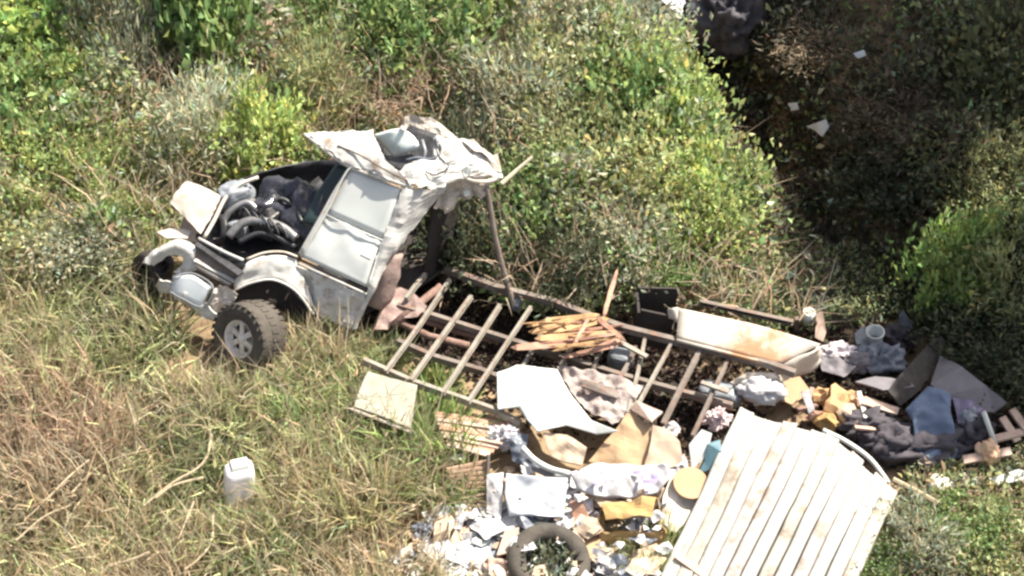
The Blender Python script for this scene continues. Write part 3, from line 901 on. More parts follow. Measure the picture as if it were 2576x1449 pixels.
# white sheet
o = obj('white_plastic_sheet', *sheet([(1250, 938, .48), (1300, 920, .54), (1352, 926, .58), (1402, 930, .60), (1420, 966, .58), (1442, 1004, .56), (1488, 1058, .50), (1556, 1084, .46), (1500, 1092, .42), (1424, 1072, .48), (1352, 1088, .44), (1324, 1056, .44), (1306, 1026, .46), (1252, 1032, .44)], crumple=.05, cf=2.0, thick=.02, cuts=4), M_SHEET, smooth=True)
tag(o, 'bright white plastic sheet with a torn tail lying across the bed frame', 'sheet')
o = obj('dusty_mat', *sheet([(1400, 928, .43), (1470, 928, .43), (1560, 950, .43), (1620, 965, .43), (1590, 1030, .42), (1540, 1070, .4), (1470, 1030, .43), (1434, 980, .44)], crumple=.09, cf=6, thick=.012, cuts=4), mat('dusty_pink_mat', (.24, .19, .175), .85, c2=(.36, .31, .29), scale=5, bump=.3))
tag(o, 'dusty pinkish grey mat on the bed frame right of the white sheet', 'mat')

# bench-like pale panel in the grass
bn = thing('pale_bench', P(960, 1050, 0), 'pale flat bench top half buried in grass left of the bed frame', 'bench')
tp = obj('bench_top', *grid_panel([[(924, 936, .42), (980, 952, .42), (1050, 972, .42)], [(906, 980, .40), (970, 996, .40), (1042, 1020, .40)], [(890, 1024, .40), (960, 1050, .40), (1034, 1080, .40)]], thick=.05, crumple=.01), mat('pale_panel', (.27, .26, .205), .65, c2=(.33, .315, .255), scale=4), bn)
obj('bench_edge', *tube([P(888, 1030, .38), P(960, 1058, .38), P(1032, 1086, .38)], .02), M_BEIGE, bn)
obj('bench_leg', *tube([P(890, 1030, .38), P(872, 1076, .02)], .03), M_GREY, bn)
obj('bench_leg', *tube([P(1030, 1086, .36), P(1030, 1130, .02)], .03), M_GREY, bn)

# slatted board and the brown ribbed mat
sb = thing('slatted_board', P(1200, 1100, 0), 'reddish grey slatted board lying at the near edge of the bed frame', 'board')
for k in range(8):
    t = k / 7
    a = P(1092 + 36 * t, 1042 + 74 * t, .24 + .02 * math.sin(3 * k))
    b = P(1312 - 80 * t, 1072 + 72 * t, .26 + .02 * math.sin(2 * k))
    obj('slat', *bar(a, b, .085, .02), M_SLAT if k % 3 else M_PLYR, sb)
rbm = thing('ribbed_mat', P(1190, 1220, 0), 'brown ribbed mat standing beside a thin post at the grass edge', 'mat')
for k in range(9):
    t = k / 8
    a = P(1124 + 26 * t, 1182 + 66 * t, .26 - .2 * t)
    b = P(1226, 1162 + 108 * t, .30 - .24 * t)
    obj('rib', *tube([a, b], .026, 6), M_BROWNB, rbm)
o = obj('thin_post', *tube([P(1228, 1144, .40), P(1224, 1278, .02)], .022), M_FRAMED)
tag(o, 'thin weathered post at the right edge of the brown ribbed mat', 'post')

# ------------------------------------------------------------------ cardboard and bags
CB = 'cardboard pieces on the rubbish heap'
BG = 'white bags on the rubbish heap'


def addsheet(name, pts, m, label, cat, group=None, **k):
    o = obj(name, *sheet(pts, **k), m)
    return tag(o, label, cat, group)


addsheet('cardboard_sheet', [(1584, 1030, .40), (1616, 1058, .40), (1640, 1072, .40), (1640, 1100, .36), (1619, 1172, .24), (1560, 1170, .24), (1480, 1160, .22), (1504, 1130, .28), (1560, 1068, .36)], M_CARD, 'large tan cardboard sheet with a pointed top on the rubbish heap', 'cardboard', CB, crumple=.05, thick=.012)
addsheet('cardboard_sheet', [(1642, 1070, .44), (1682, 1082, .44), (1710, 1112, .42), (1718, 1160, .34), (1690, 1176, .30), (1622, 1176, .30), (1638, 1110, .40)], M_CARDL, 'rounded pale cardboard flap right of the large tan cardboard', 'cardboard', CB, crumple=.04, thick=.012)
o = obj('cardboard_pouch', *sheet([(1366, 1092, .36), (1426, 1096, .38), (1476, 1128, .36), (1464, 1172, .26), (1420, 1164, .28), (1384, 1146, .30)], crumple=.07, thick=.06, cf=4), M_CARDL)
tag(o, 'tan puffed pouch just below the white plastic sheet', 'pouch', CB)
o = obj('cardboard_disc', *lathe(P(1738, 1214, .34), (.05, -.35, .9), [(0, .001), (.0, .19), (-.02, .195), (-.02, .001)], 30), M_CARD)
tag(o, 'round tan cardboard disc left of the ribbed white sheet', 'cardboard', CB)
addsheet('paper_sheet', [(1690, 1190, .28), (1760, 1180, .28), (1790, 1230, .24), (1750, 1290, .16), (1700, 1340, .1), (1660, 1330, .12), (1668, 1250, .24)], mat('cream_paper', (.66, .58, .48), .8, c2=(.72, .66, .58), scale=4), 'crumpled cream paper under the round cardboard disc', 'paper', crumple=.06, thick=.01)
# open ochre box
bx = thing('cardboard_box', P(1585, 1310, 0), 'ochre open cardboard box below the printed white bags', 'box', CB)
q = [P(1510, 1274, .36), P(1652, 1252, .36), P(1668, 1342, .34), P(1506, 1340, .34)]
lo_ = [p - np.array((0, 0, .33)) for p in q]
for i in range(4):
    a_, b_, c_, d_ = q[i], q[(i + 1) % 4], lo_[(i + 1) % 4], lo_[i]
    sag = np.array((0, 0, -.05 - .03 * i))
    obj('box_wall', *sheet([a_ + np.array((0, .03 * (i - 1), 0)), (a_ + b_) / 2 + sag, b_ + np.array((.02 * i, 0, 0)), c_, d_], thick=.01, crumple=.05, cf=5, raw=True, seed=i), M_CARDY, bx)
obj('box_flap', *sheet([(1512, 1270, .38), (1650, 1250, .38), (1640, 1300, .42), (1524, 1306, .42)], crumple=.07, cf=5, thick=.01), M_CARDY, bx)
obj('box_bottom', *sheet([(1510, 1290, .1), (1652, 1270, .1), (1660, 1350, .06), (1506, 1350, .06)], crumple=.02, thick=.01), M_CARDY, bx)
addsheet('reddish_strip', [(1436, 1262, .24), (1462, 1256, .26), (1492, 1320, .2), (1506, 1348, .14), (1480, 1344, .12), (1444, 1310, .16)], M_PLYR, 'reddish broken strip left of the open ochre box', 'board', crumple=.04, thick=.03)

bag = obj('printed_bag', *sheet([(1438, 1200, .34), (1496, 1168, .40), (1580, 1172, .40), (1672, 1170, .36), (1690, 1200, .34), (1654, 1240, .3), (1580, 1256, .28), (1500, 1254, .28), (1452, 1232, .28)], crumple=.08, cf=4, thick=.06, cuts=4), M_BAG, smooth=True)
tag(bag, 'white crumpled bag with violet print below the tan cardboard', 'bag', BG)
for (a, b, c_, d_) in ((1494, 1196, 16, 26), (1520, 1200, 12, 20), (1592, 1184, 22, 10), (1618, 1206, 40, 12), (1640, 1196, 16, 8), (1612, 1190, 10, 18)):
    v, f = sheet([(a, b, .49), (a + c_, b - 3, .49), (a + c_ * .8, b + d_, .475), (a - 2, b + d_ * .8, .475)], crumple=0, thick=.006, cuts=0)
    obj('print_mark', v, f, M_INK, bag)
o = obj('bluish_bag', *sheet([(1274, 1194, .36), (1350, 1202, .42), (1428, 1206, .38), (1422, 1262, .32), (1418, 1304, .22), (1350, 1300, .24), (1282, 1300, .2), (1270, 1244, .3)], crumple=.06, cf=3, thick=.06, cuts=4), M_BAGB, smooth=True)
tag(o, 'large smooth bluish white bag in the middle of the rubbish heap', 'bag', BG)
o = obj('patterned_packet', *sheet([(1226, 1196, .3), (1268, 1190, .34), (1266, 1250, .26), (1262, 1310, .14), (1226, 1290, .14)], crumple=.05, thick=.03, cf=5), M_BAG)
tag(o, 'narrow white packet between the thin post and the bluish bag', 'packet', BG)
o = obj('white_tube', *tube(spline([P(1314, 1126, .40), P(1346, 1158, .36), P(1386, 1180, .32), P(1432, 1192, .36)], 5), .035), M_SHEET, smooth=True)
tag(o, 'white curved plastic strip above the bluish bag', 'strip')
o = obj('dark_cloth', *sheet([(1280, 1094, .3), (1330, 1092, .34), (1322, 1130, .3), (1370, 1180, .24), (1440, 1200, .2), (1370, 1198, .2), (1290, 1160, .22)], crumple=.07, thick=.02, cf=5), M_GREYBAG)
tag(o, 'dark grey cloth tucked under the white curved strip', 'cloth')
o = obj('grey_crumpled_bag', *lump(P(1268, 1120, .1), .16, .12, .14, .5, 2.2, 11), mat('grey_white_bag', (.48, .46, .50), .5, c2=(.6, .58, .6), scale=5))
tag(o, 'small crumpled grey bag at the end of the slatted board', 'bag')

# white and teal carton
ct = thing('carton', P(1770, 1140, 0), 'small white carton with a dark teal side left of the ribbed sheet', 'carton')
obj('carton_body', *sheet([(1732, 1120, .40), (1764, 1082, .48), (1790, 1092, .46), (1776, 1150, .34), (1740, 1182, .26)], crumple=.02, thick=.10, cuts=2), M_SHEET, ct)
obj('carton_side', *sheet([(1778, 1116, .47), (1808, 1106, .44), (1812, 1136, .40), (1784, 1180, .28), (1752, 1190, .26), (1768, 1160, .34)], crumple=.02, thick=.08, cuts=2), M_TEAL, ct)
o = obj('pink_rag', *lump(P(1800, 1072, .2), .14, .10, .12, .5, 2, 4), mat('pink_cloth', (.56, .42, .42), .8, c2=(.64, .52, .52), scale=5))
tag(o, 'small pink rag at the upper left of the ribbed sheet', 'rag')
o = obj('white_pillow_bag', *lump(P(1916, 1004, .15), .27, .16, .15, .3, 1.8, 21, rz=-.2), M_BAG, smooth=True)
tag(o, 'white puffy bag just above the ribbed white sheet', 'bag', BG)

# discarded tyre filled with wilted leaves
tb = thing('old_tyre', P(1385, 1420, 0), 'old dark tyre filled with wilted leaves at the bottom edge', 'tyre')
bc = P(1380, 1412, .26)
tp_ = [(.10 * math.sin(a_) * 1.1, .34 + .105 * math.cos(a_)) for a_ in np.linspace(0, 2 * math.pi, 15)]
obj('tyre_ring', *lathe(bc, (0.05, -.25, 1), tp_[::-1], 44), M_RUBBER, tb, True)
n = 900
a = RNG.uniform(0, 6.28, n)
r = .34 * np.sqrt(RNG.uniform(0, 1, n))
pos = bc + np.stack([r * np.cos(a), r * np.sin(a), RNG.uniform(-.2, .05, n)], 1)
dr = RNG.normal(size=(n, 3)) + np.array((0, 0, .6))
wl = leaf_mesh('wilted_leaves', pos, dr, RNG.uniform(.07, .17, n), np.full(n, .45), jitter(n, .4, 1.6) * np.array((.17, .19, .13)), LEAF, parent=tb)
o = obj('grey_green_lid', *sheet([(1292, 1330, .16), (1340, 1314, .2), (1398, 1318, .2), (1390, 1346, .16), (1330, 1352, .14), (1300, 1372, .1)], crumple=.04, thick=.02), M_TUB)
tag(o, 'bent grey green lid above the old tyre', 'lid')

# ------------------------------------------------------------------ big ribbed sheet
rs = thing('ribbed_sheet', P(1980, 1260, 0), 'big weathered white ribbed roofing sheet at the bottom right of the heap', 'roofing sheet')
Lft = spline([P(1862, 1022, .40), P(1838, 1072, .44), P(1776, 1206, .42), P(1698, 1368, .34), P(1640, 1490, .26)], 10)
Mid = spline([P(1975, 1056, .46), P(1948, 1112, .48), P(1884, 1248, .45), P(1806, 1412, .36), P(1742, 1546, .28)], 10)
Rgt = spline([P(2086, 1094, .44), P(2056, 1156, .46), P(1996, 1290, .44), P(1916, 1456, .35), P(1850, 1600, .25)], 10)
Rg2 = spline([P(2172, 1150, .38), P(2142, 1212, .42), P(2082, 1342, .40), P(2008, 1500, .32), P(1950, 1630, .22)], 10)
Rg3 = spline([P(2262, 1232, .30), P(2234, 1290, .34), P(2178, 1412, .32), P(2112, 1550, .26), P(2060, 1670, .18)], 10)
G = np.array([Lft, Mid, Rgt, Rg2, Rg3])
NR = 12
per = 8
colsN = NR * per + 1
grid = []
for i in range(G.shape[1]):
    line = spline(G[:, i], 40)
    L = np.concatenate([[0], np.cumsum(np.linalg.norm(np.diff(line, axis=0), axis=1))])
    s = np.linspace(0, L[-1], colsN)
    grid.append(np.stack([np.interp(s, L, line[:, k]) for k in range(3)], 1))
grid = np.array(grid)
M_CORRS = [M_CORR, mat('ribbed_sheet_cream', (.32, .305, .26), .65, c2=(.36, .345, .30), scale=2.5, c3=(.22, .175, .13), s3=3.1, t3=.56, bump=.08), mat('ribbed_sheet_pink', (.33, .30, .28), .65, c2=(.37, .345, .33), scale=2.5, c3=(.24, .19, .155), s3=3.3, t3=.55, bump=.08)]
GAPS = [.2, .15, .5, .25, .9, .7, 1.1, 1.2, .8, .5, .9, .3, .2]
for k in range(NR):
    i0 = (0, 1, 1, 0, 2, 1, 0, 2, 1, 3, 1, 2)[k]
    rows = []
    dz = random.uniform(-.014, .014)
    for i in range(i0, grid.shape[0]):
        f_ = max(0.0, min(1.0, (i - 9) / 14))
        gl = .010 + .055 * GAPS[k] * f_
        gr = .010 + .055 * GAPS[k + 1] * f_
        line = grid[i]
        row = []
        for t in (0, .08, .25, .5, .75, .92, 1):
            x_ = (k + gl + (1 - gl - gr) * t) * per
            j = min(int(x_), colsN - 2)
            p = line[j] * (1 - (x_ - j)) + line[j + 1] * (x_ - j)
            p = p + np.array((0, 0, (-.016 * (.3 + f_) if t in (0, 1) else (.006 if t in (.08, .92) else 0)) + dz * f_ + .06 * nz(p, 1.6, 4) + .022 * nz(p, 4.5, 9)))
            row.append(p)
        rows.append(row)
    o = obj('sheet_strip', *grid_panel(rows, n=1, thick=.016, raw=True), M_CORRS[(0, 1, 0, 2, 2, 0, 1, 0, 2, 0, 0, 1)[k]], rs, True)
obj('backing_sheet', *grid_panel([[grid[i][j] - np.array((0, 0, .07)) for j in range(2, colsN - 2, 11)] for i in range(3, grid.shape[0], 6)], n=2, thick=.01, raw=True), M_FRAMED, rs, True)
obj('edge_flashing', *bar(P(1702, 1396, .34), P(1790, 1460, .30), .10, .03), M_PINK, rs)
o = obj('bent_edge_trim', *tube(spline([P(2070, 1082, .46), P(2130, 1112, .44), P(2190, 1156, .36), P(2236, 1216, .28)], 5), .028), M_SHEET, rs, True)

# ------------------------------------------------------------------ right-hand rubbish pile (in tree shade)
def addlump(name, u, v, h, sx, sy, sz, m, label, cat, group=None, smooth=True, **k):
    o = obj(name, *lump(P(u, v, h), sx, sy, sz, **k), m, smooth=smooth)
    return tag(o, label, cat, group)


rw = [(2066, 1000, .12, M_PLY, 'small ochre wood lump nearest the white puffy bag'), (2098, 1020, .17, M_PLY, 'largest tan wood lump of the ochre rubble'), (2130, 1060, .16, M_CARDL, 'pale pinkish lump at the lower right of the ochre rubble'),
      (2080, 1068, .13, M_CARDY, 'dark ochre lump at the bottom of the rubble by the ribbed sheet'), (2126, 1002, .10, M_PLY, 'small ochre chunk topmost in the rubble'), (2154, 1020, .12, M_BROWNB, 'brown chunk on the right of the ochre rubble'), (2050, 1050, .09, M_PLYR, 'small reddish chunk on the left of the ochre rubble')]
for i, (u, v, s, m, l) in enumerate(rw):
    addlump('wood_chunk', u, v + 10, .05, s * 1.15, s * .8, s * .9, m, l, 'rubble', 'ochre rubble by the ribbed sheet', smooth=False, crumple=.55, f=1.7, seed=i * 3.1, sub=2, rz=i)
for i, (a, b, m, l) in enumerate([((2020, 985), (2040, 1045), M_RUST, 'short dark maroon stick left of the ochre rubble'), ((2044, 975), (2030, 1020), M_PINK, 'short pink batten left of the ochre rubble'), ((2005, 1030), (2055, 1020), M_RUST, 'dark maroon batten lying across the rubble edge'), ((2160, 985), (2180, 1060), M_STONE, 'pale thin stick right of the ochre rubble'), ((2150, 1075), (2240, 1085), M_PINK, 'pink broken batten below the brown rubble')]):
    o = obj('batten', *bar(P(*a, .34), P(*b, .26), .05, .03), m)
    tag(o, l, 'batten', 'loose battens on the right heap')
o = obj('pink_shard', *sheet([(2016, 990, .34), (2034, 980, .38), (2050, 1030, .32), (2036, 1042, .28)], crumple=.02, thick=.02), M_BAG)
tag(o, 'small pinkish white shard among the maroon sticks', 'shard')
o = obj('grey_post', *bar(P(2003, 836, .0), P(2005, 800, .34), .05, .05, up=(0, 1, 0)), M_FRAMED)
tag(o, 'short grey post at the top of the rubbish pile', 'post')
o = obj('white_cup', *lathe(P(2027, 812, .10), (0.1, -.2, 1), [(0, .001), (0, .06), (.2, .075), (.2, .065), (.02, .05), (.02, .001)], 20), M_SHEET, smooth=True)
tag(o, 'white cup standing beside the short grey post', 'cup')
addsheet('brown_slab', [(2052, 790, .26), (2068, 784, .3), (2078, 836, .16), (2070, 860, .08), (2050, 850, .1)], M_PINK, 'brownish upright slab right of the white cup', 'slab', crumple=.03, thick=.03)
addlump('crumpled_wrapper', 2104, 906, .06, .24, .13, .12, mat('pinkish_wrapper', (.50, .44, .45), .5, c2=(.60, .54, .55), scale=6), 'crumpled pinkish wrapper at the end of the side panel', 'wrapper', crumple=.5, f=2.5, seed=31)
addlump('mauve_sack', 2146, 930, .05, .20, .12, .13, M_MAUVE, 'small mauve sack left of the blue grey sack', 'sack', crumple=.4, f=2, seed=33)
addlump('blue_grey_sack', 2212, 940, .08, .28, .16, .22, M_GREYBAG, 'blue grey crumpled sack in the middle of the shaded pile', 'sack', crumple=.4, f=2, seed=35)
bk = thing('white_bucket', P(2198, 850, 0), 'white bucket standing in the shaded pile', 'bucket')
obj('bucket_body', *lathe(P(2198, 866, .14), (-.1, -.25, 1), [(0, .001), (0, .085), (.24, .105), (.24, .095), (.02, .075), (.02, .001)], 24), M_SHEET, bk, True)
obj('bucket_rim', *lathe(P(2198, 866, .14), (-.1, -.25, 1), [(.225, .105), (.225, .114), (.245, .114), (.245, .095)], 24), M_SHEET, bk, True)
addsheet('grey_shard', [(2258, 850, .10), (2262, 792, .45), (2272, 778, .52), (2290, 810, .38), (2312, 850, .18), (2286, 880, .06)], M_GREY, 'upright blue grey metal shard behind the blue grey sack', 'shard', crumple=.03, thick=.015)
addsheet('grey_sheet_scrap', [(2150, 838, .14), (2172, 820, .2), (2208, 850, .22), (2230, 880, .2), (2190, 890, .12), (2160, 870, .1)], M_GREY, 'bent grey metal scrap left of the white bucket', 'scrap', crumple=.06, thick=.015)
addlump('black_bag', 2256, 872, .04, .2, .14, .16, M_DKCLOTH, 'dark bag right of the white bucket', 'bag', crumple=.4, f=2, seed=41)
addsheet('flat_grey_board', [(2150, 962, .22), (2200, 950, .26), (2290, 962, .3), (2300, 975, .28), (2220, 985, .22)], M_MAUVE, 'flat grey board lying below the blue grey sack', 'board', crumple=.02, thick=.03)
addsheet('dark_board', [(2230, 985, .22), (2262, 945, .36), (2330, 870, .52), (2366, 846, .60), (2372, 858, .58), (2366, 900, .44), (2310, 985, .24), (2262, 1024, .12)], M_DKBOARD, 'dark brown board leaning across the shaded pile', 'board', crumple=.03, thick=.03)
addsheet('mauve_board', [(2366, 898, .52), (2420, 926, .54), (2482, 975, .50), (2532, 1016, .44), (2500, 1040, .34), (2440, 1040, .34), (2380, 1000, .38), (2342, 972, .40)], M_MAUVE, 'smooth mauve grey board right of the dark brown board', 'board', crumple=.02, thick=.03)
o = obj('blue_garment', *sheet([(2332, 975, .46), (2362, 982, .46), (2392, 990, .44), (2388, 1030, .42), (2396, 1070, .36), (2408, 1130, .24), (2400, 1178, .12), (2350, 1180, .12), (2304, 1176, .12), (2300, 1120, .26), (2296, 1060, .38), (2276, 1032, .40)], crumple=.07, cf=4, thick=.03, cuts=4), M_BLUE, smooth=True)
tag(o, 'faded blue garment draped over the shaded pile', 'garment')
o = obj('purple_cloth', *sheet([(2396, 1000, .46), (2440, 1010, .46), (2480, 1036, .4), (2450, 1060, .34), (2410, 1066, .34)], crumple=.07, cf=5, thick=.03, cuts=3), mat('violet_cloth', (.15, .13, .20), .85, c2=(.21, .18, .26), scale=5))
tag(o, 'crumpled purple cloth beside the blue garment', 'cloth')
addlump('dark_rubbish_bag', 2240, 1140, .03, .34, .2, .2, M_DKCLOTH, 'dark purple rubbish bag between the ribbed sheet and blue garment', 'bag', crumple=.45, f=2.2, seed=47)
addlump('dark_rubbish_bag', 2180, 1095, .03, .30, .16, .17, M_DKCLOTH, 'dark bag below the ochre rubble behind the ribbed sheet', 'bag', crumple=.45, f=2.2, seed=51)
addlump('dark_rubbish_bag', 2440, 1120, .03, .24, .18, .22, M_DKCLOTH, 'dark bag right of the blue garment', 'bag', crumple=.45, f=2.2, seed=53)
addlump('grey_pail', 2430, 1080, .2, .12, .10, .16, M_GREY, 'small grey crumpled can right of the blue garment', 'can', crumple=.25, f=2, seed=57)
o = obj('white_stick', *tube([P(2474, 1036, .56), P(2490, 1080, .42), P(2506, 1128, .26)], .03), M_SHEET, smooth=True)
tag(o, 'white round stick right of the blue garment', 'stick')
for i, (a, b, l) in enumerate([((2520, 1050), (2560, 1110), 'grey plank at the right edge above the orange bag'), ((2545, 1030), (2590, 1090), 'weathered plank nearest the right edge of the photo'), ((2500, 1105), (2580, 1085), 'thin lath lying across the planks at the right edge')]):
    o = obj('old_plank', *bar(P(*a, .3), P(*b, .2), .1, .03), M_SLAT)
    tag(o, l, 'plank', 'planks at the right edge')
addlump('orange_bag', 2476, 1170, .08, .13, .12, .18, M_ORANGE, 'orange tan bag at the lower right of the pile', 'bag', crumple=.4, f=2, seed=61)
addlump('pale_stone', 2356, 1238, 0, .14, .12, .13, M_STONE, 'pale round stone below the blue garment', 'stone', crumple=.2, f=1.6, seed=63)
addlump('small_white_bag', 2424, 1230, 0, .15, .1, .1, M_BAG, 'small white bag between the pale stone and orange bag', 'bag', BG, crumple=.5, f=2.4, seed=67)
addsheet('white_tray', [(2486, 1206, .16), (2560, 1182, .2), (2590, 1190, .2), (2580, 1208, .16), (2510, 1220, .14)], M_SHEET, 'flat white tray at the right edge below the orange bag', 'tray', crumple=.01, thick=.04, cuts=2)
o = obj('tan_pole', *tube(spline([P(2246, 1206, .30), P(2320, 1244, .26), P(2400, 1290, .18)], 4), .032), M_WOOD)
tag(o, 'tan pole running down right from the corner of the ribbed sheet', 'pole')
addlump('dark_trash_mound', 2330, 1150, -.05, .6, .3, .2, M_DKCLOTH, 'dark heap of refuse beneath the blue garment', 'refuse', crumple=.5, f=2.2, seed=71)

# ------------------------------------------------------------------ scattered small litter (each a thing)
LIT = [(1066, 1340, 60, 40, 'bag', 'dark grey crumpled cloth at the left tip of the litter', M_GREYBAG), (1124, 1332, 70, 60, 'box', 'small pale tan box in the lower left litter', M_CARDL), (1180, 1300, 60, 26, 'paper', 'white paper above the small tan box', M_BAG),
       (1240, 1330, 70, 34, 'paper', 'crumpled white paper left of the grey green lid', M_BAG), (1160, 1392, 80, 30, 'bag', 'white plastic bag below the small tan box', M_BAG), (1210, 1360, 60, 30, 'paper', 'white torn paper right of the small tan box', M_SHEET),
       (1004, 1430, 40, 30, 'bag', 'white bag at the bottom edge left of the litter', M_BAG), (1050, 1400, 50, 20, 'paper', 'thin grey white paper at the bottom left of the litter', M_GREY), (1110, 1430, 60, 26, 'paper', 'white paper at the bottom edge of the litter', M_BAG),
       (1250, 1424, 80, 50, 'board', 'pinkish tan board left of the old tyre', M_PINK), (1300, 1395, 40, 40, 'paper', 'cream wrapper touching the left of the old tyre', M_SHEET), (1530, 1420, 70, 40, 'bag', 'crumpled grey white bag right of the old tyre', M_BAG),
       (1600, 1440, 60, 30, 'paper', 'white paper at the bottom edge right of the old tyre', M_BAG), (1480, 1330, 60, 40, 'paper', 'white sheet above the right rim of the old tyre', M_SHEET), (1420, 1335, 60, 50, 'bag', 'pale bag directly above the old tyre', M_BAG),
       (1150, 1160, 60, 20, 'paper', 'small white paper above the brown ribbed mat', M_SHEET), (1160, 1280, 40, 20, 'paper', 'white scrap under the brown ribbed mat', M_SHEET), (940, 1400, 70, 30, 'board', 'tan fragment in the grass left of the litter', M_PINK),
       (1330, 1178, 60, 22, 'paper', 'greyish film above the bluish bag', M_BAGB), (1640, 1410, 50, 40, 'paper', 'pale scrap left of the flashing of the ribbed sheet', M_SHEET), (1690, 1080, 50, 40, 'paper', 'white scrap above the pale cardboard flap', M_BAG)]
for i, (u, v, wp, hp, kind, l, m) in enumerate(LIT):
    k = pxm(u, v)
    if kind == 'box':
        c0 = P(u, v + 20, .0)
        bo = [c0 + np.array((i_ * wp * k / 2, j_ * .12 + .1 * i_, 0)) for i_, j_ in ((-1, -1), (1, -1), (1, 1), (-1, 1))]
        o = bevel(obj('small_box', *box8(bo, [p + np.array((.02, .03, .22)) for p in bo]), m), .01)
    elif kind == 'bag':
        o = obj('litter_bag', *lump(P(u, v + hp * .3, .02), wp * k / 2, hp * k * .6, hp * k * .55, crumple=.55, f=2.3, seed=80 + i), m, smooth=True)
    else:
        nn = random.choice((5, 6, 7))
        pts = []
        for j in range(nn):
            an = 2 * math.pi * j / nn + random.uniform(-.3, .3)
            rr = random.uniform(.75, 1.15)
            pts.append((u + wp * .5 * rr * math.cos(an), v + hp * .5 * rr * math.sin(an), random.uniform(.08, .22)))
        o = obj('litter_paper' if kind == 'paper' else 'litter_board', *sheet(pts, crumple=.08, cf=6, thick=.008 if kind == 'paper' else .025, seed=i, cuts=3), m)
    tag(o, l, kind, 'loose litter round the heap')

MORE = [('broken_board', [(1470, 958), (1560, 985), (1552, 1006), (1462, 976)], .47, M_FRAMED, 'dark broken board across the rails right of the dusty mat'),
        ('broken_board', [(1600, 1010), (1668, 1040), (1640, 1064), (1588, 1034)], .46, M_SLAT, 'short weathered board above the pale cardboard flap'),
        ('torn_cardboard', [(1948, 960), (2010, 950), (2040, 990), (1990, 1020), (1950, 1000)], .24, M_CARD, 'torn tan cardboard between the white puffy bag and ochre rubble'),
        ('torn_cardboard', [(1590, 1390), (1650, 1370), (1680, 1410), (1640, 1449), (1584, 1440)], .2, M_CARDL, 'pale torn cardboard by the lower left corner of the ribbed sheet'),
        ('torn_cardboard', [(1450, 1350), (1500, 1340), (1530, 1390), (1480, 1410)], .2, M_CARD, 'tan torn cardboard right of the old tyre'),
        ('torn_cardboard', [(1270, 1340), (1306, 1330), (1300, 1390), (1250, 1400)], .22, M_PINK, 'pinkish torn cardboard just left of the old tyre'),
        ('torn_bag', [(1060, 1290), (1130, 1270), (1180, 1290), (1160, 1330), (1090, 1340)], .16, M_BAG, 'flat torn white bag at the upper left of the litter'),
        ('torn_bag', [(1140, 1370), (1220, 1350), (1240, 1400), (1180, 1430), (1130, 1410)], .17, M_BAGB, 'flat bluish torn bag in the lower left of the litter'),
        ('torn_bag', [(1180, 1320), (1250, 1300), (1280, 1330), (1220, 1360)], .2, M_BAG, 'flat white torn bag below the bluish bag'),
        ('broken_board', [(2176, 1000), (2262, 1030), (2256, 1046), (2166, 1018)], .3, M_SLAT, 'weathered board between the ochre rubble and dark brown board'),
        ('broken_board', [(2420, 1150), (2540, 1128), (2546, 1146), (2424, 1170)], .26, M_SLAT, 'weathered board above the orange bag at the lower right'),
        ('grey_fabric', [(2060, 880), (2140, 870), (2180, 905), (2120, 950), (2070, 930)], .2, M_MAUVE, 'mauve grey fabric between the side panel end and the sacks')]
for i, (nm, poly, h, m, l) in enumerate(MORE):
    o = obj(nm, *sheet([(u, v, h + random.uniform(-.04, .04)) for u, v in poly], thick=.012 if 'board' not in nm else .03, crumple=.07 if 'board' not in nm else .01, cf=5, cuts=4 if 'board' not in nm else 1, seed=100 + i), m)
    tag(o, l, {'broken_board': 'board', 'torn_cardboard': 'cardboard', 'torn_bag': 'bag', 'grey_fabric': 'fabric'}[nm], 'broken pieces over the heap')

# tiny uncountable scraps between them
parts = []
mats_sc = []
zone = [(960, 1449), (1080, 1310), (1230, 1270), (1260, 1180), (1440, 1180), (1500, 1250), (1700, 1170), (1720, 1200), (1660, 1449)]
cnt = 0
for m, nm, nn in ((M_BAG, 'litter_scraps', 230), (M_CARDL, 'cardboard_scraps', 120), (M_GREYBAG, 'dark_scraps', 50)):
    pr = []
    while len(pr) < nn:
        u, v = random.uniform(950, 1720), random.uniform(1160, 1470)
        if not inpoly([u], [v], zone)[0]:
            continue
        k = random.choice((10, 14, 18, 24, 32, 40))
        hh = random.uniform(.08, .14) if random.random() < .7 or u < 1240 else random.uniform(.2, .34)
        pts = [(u + k * random.uniform(.6, 1.3) * math.cos(a), v + k * .7 * random.uniform(.6, 1.3) * math.sin(a), hh + random.uniform(-.05, .05)) for a in (0.3, 1.6, 2.9, 4.1, 5.2)]
        pr.append(sheet(pts, crumple=.05, cf=6, thick=.006, cuts=2, seed=len(pr)))
    o = obj(nm, *join(pr), m)
    tag(o, {'litter_scraps': 'countless tiny white paper and plastic scraps over the heap', 'cardboard_scraps': 'countless tiny tan cardboard scraps over the heap', 'dark_scraps': 'countless tiny dark grey scraps over the heap'}[nm], 'litter', kind='stuff')

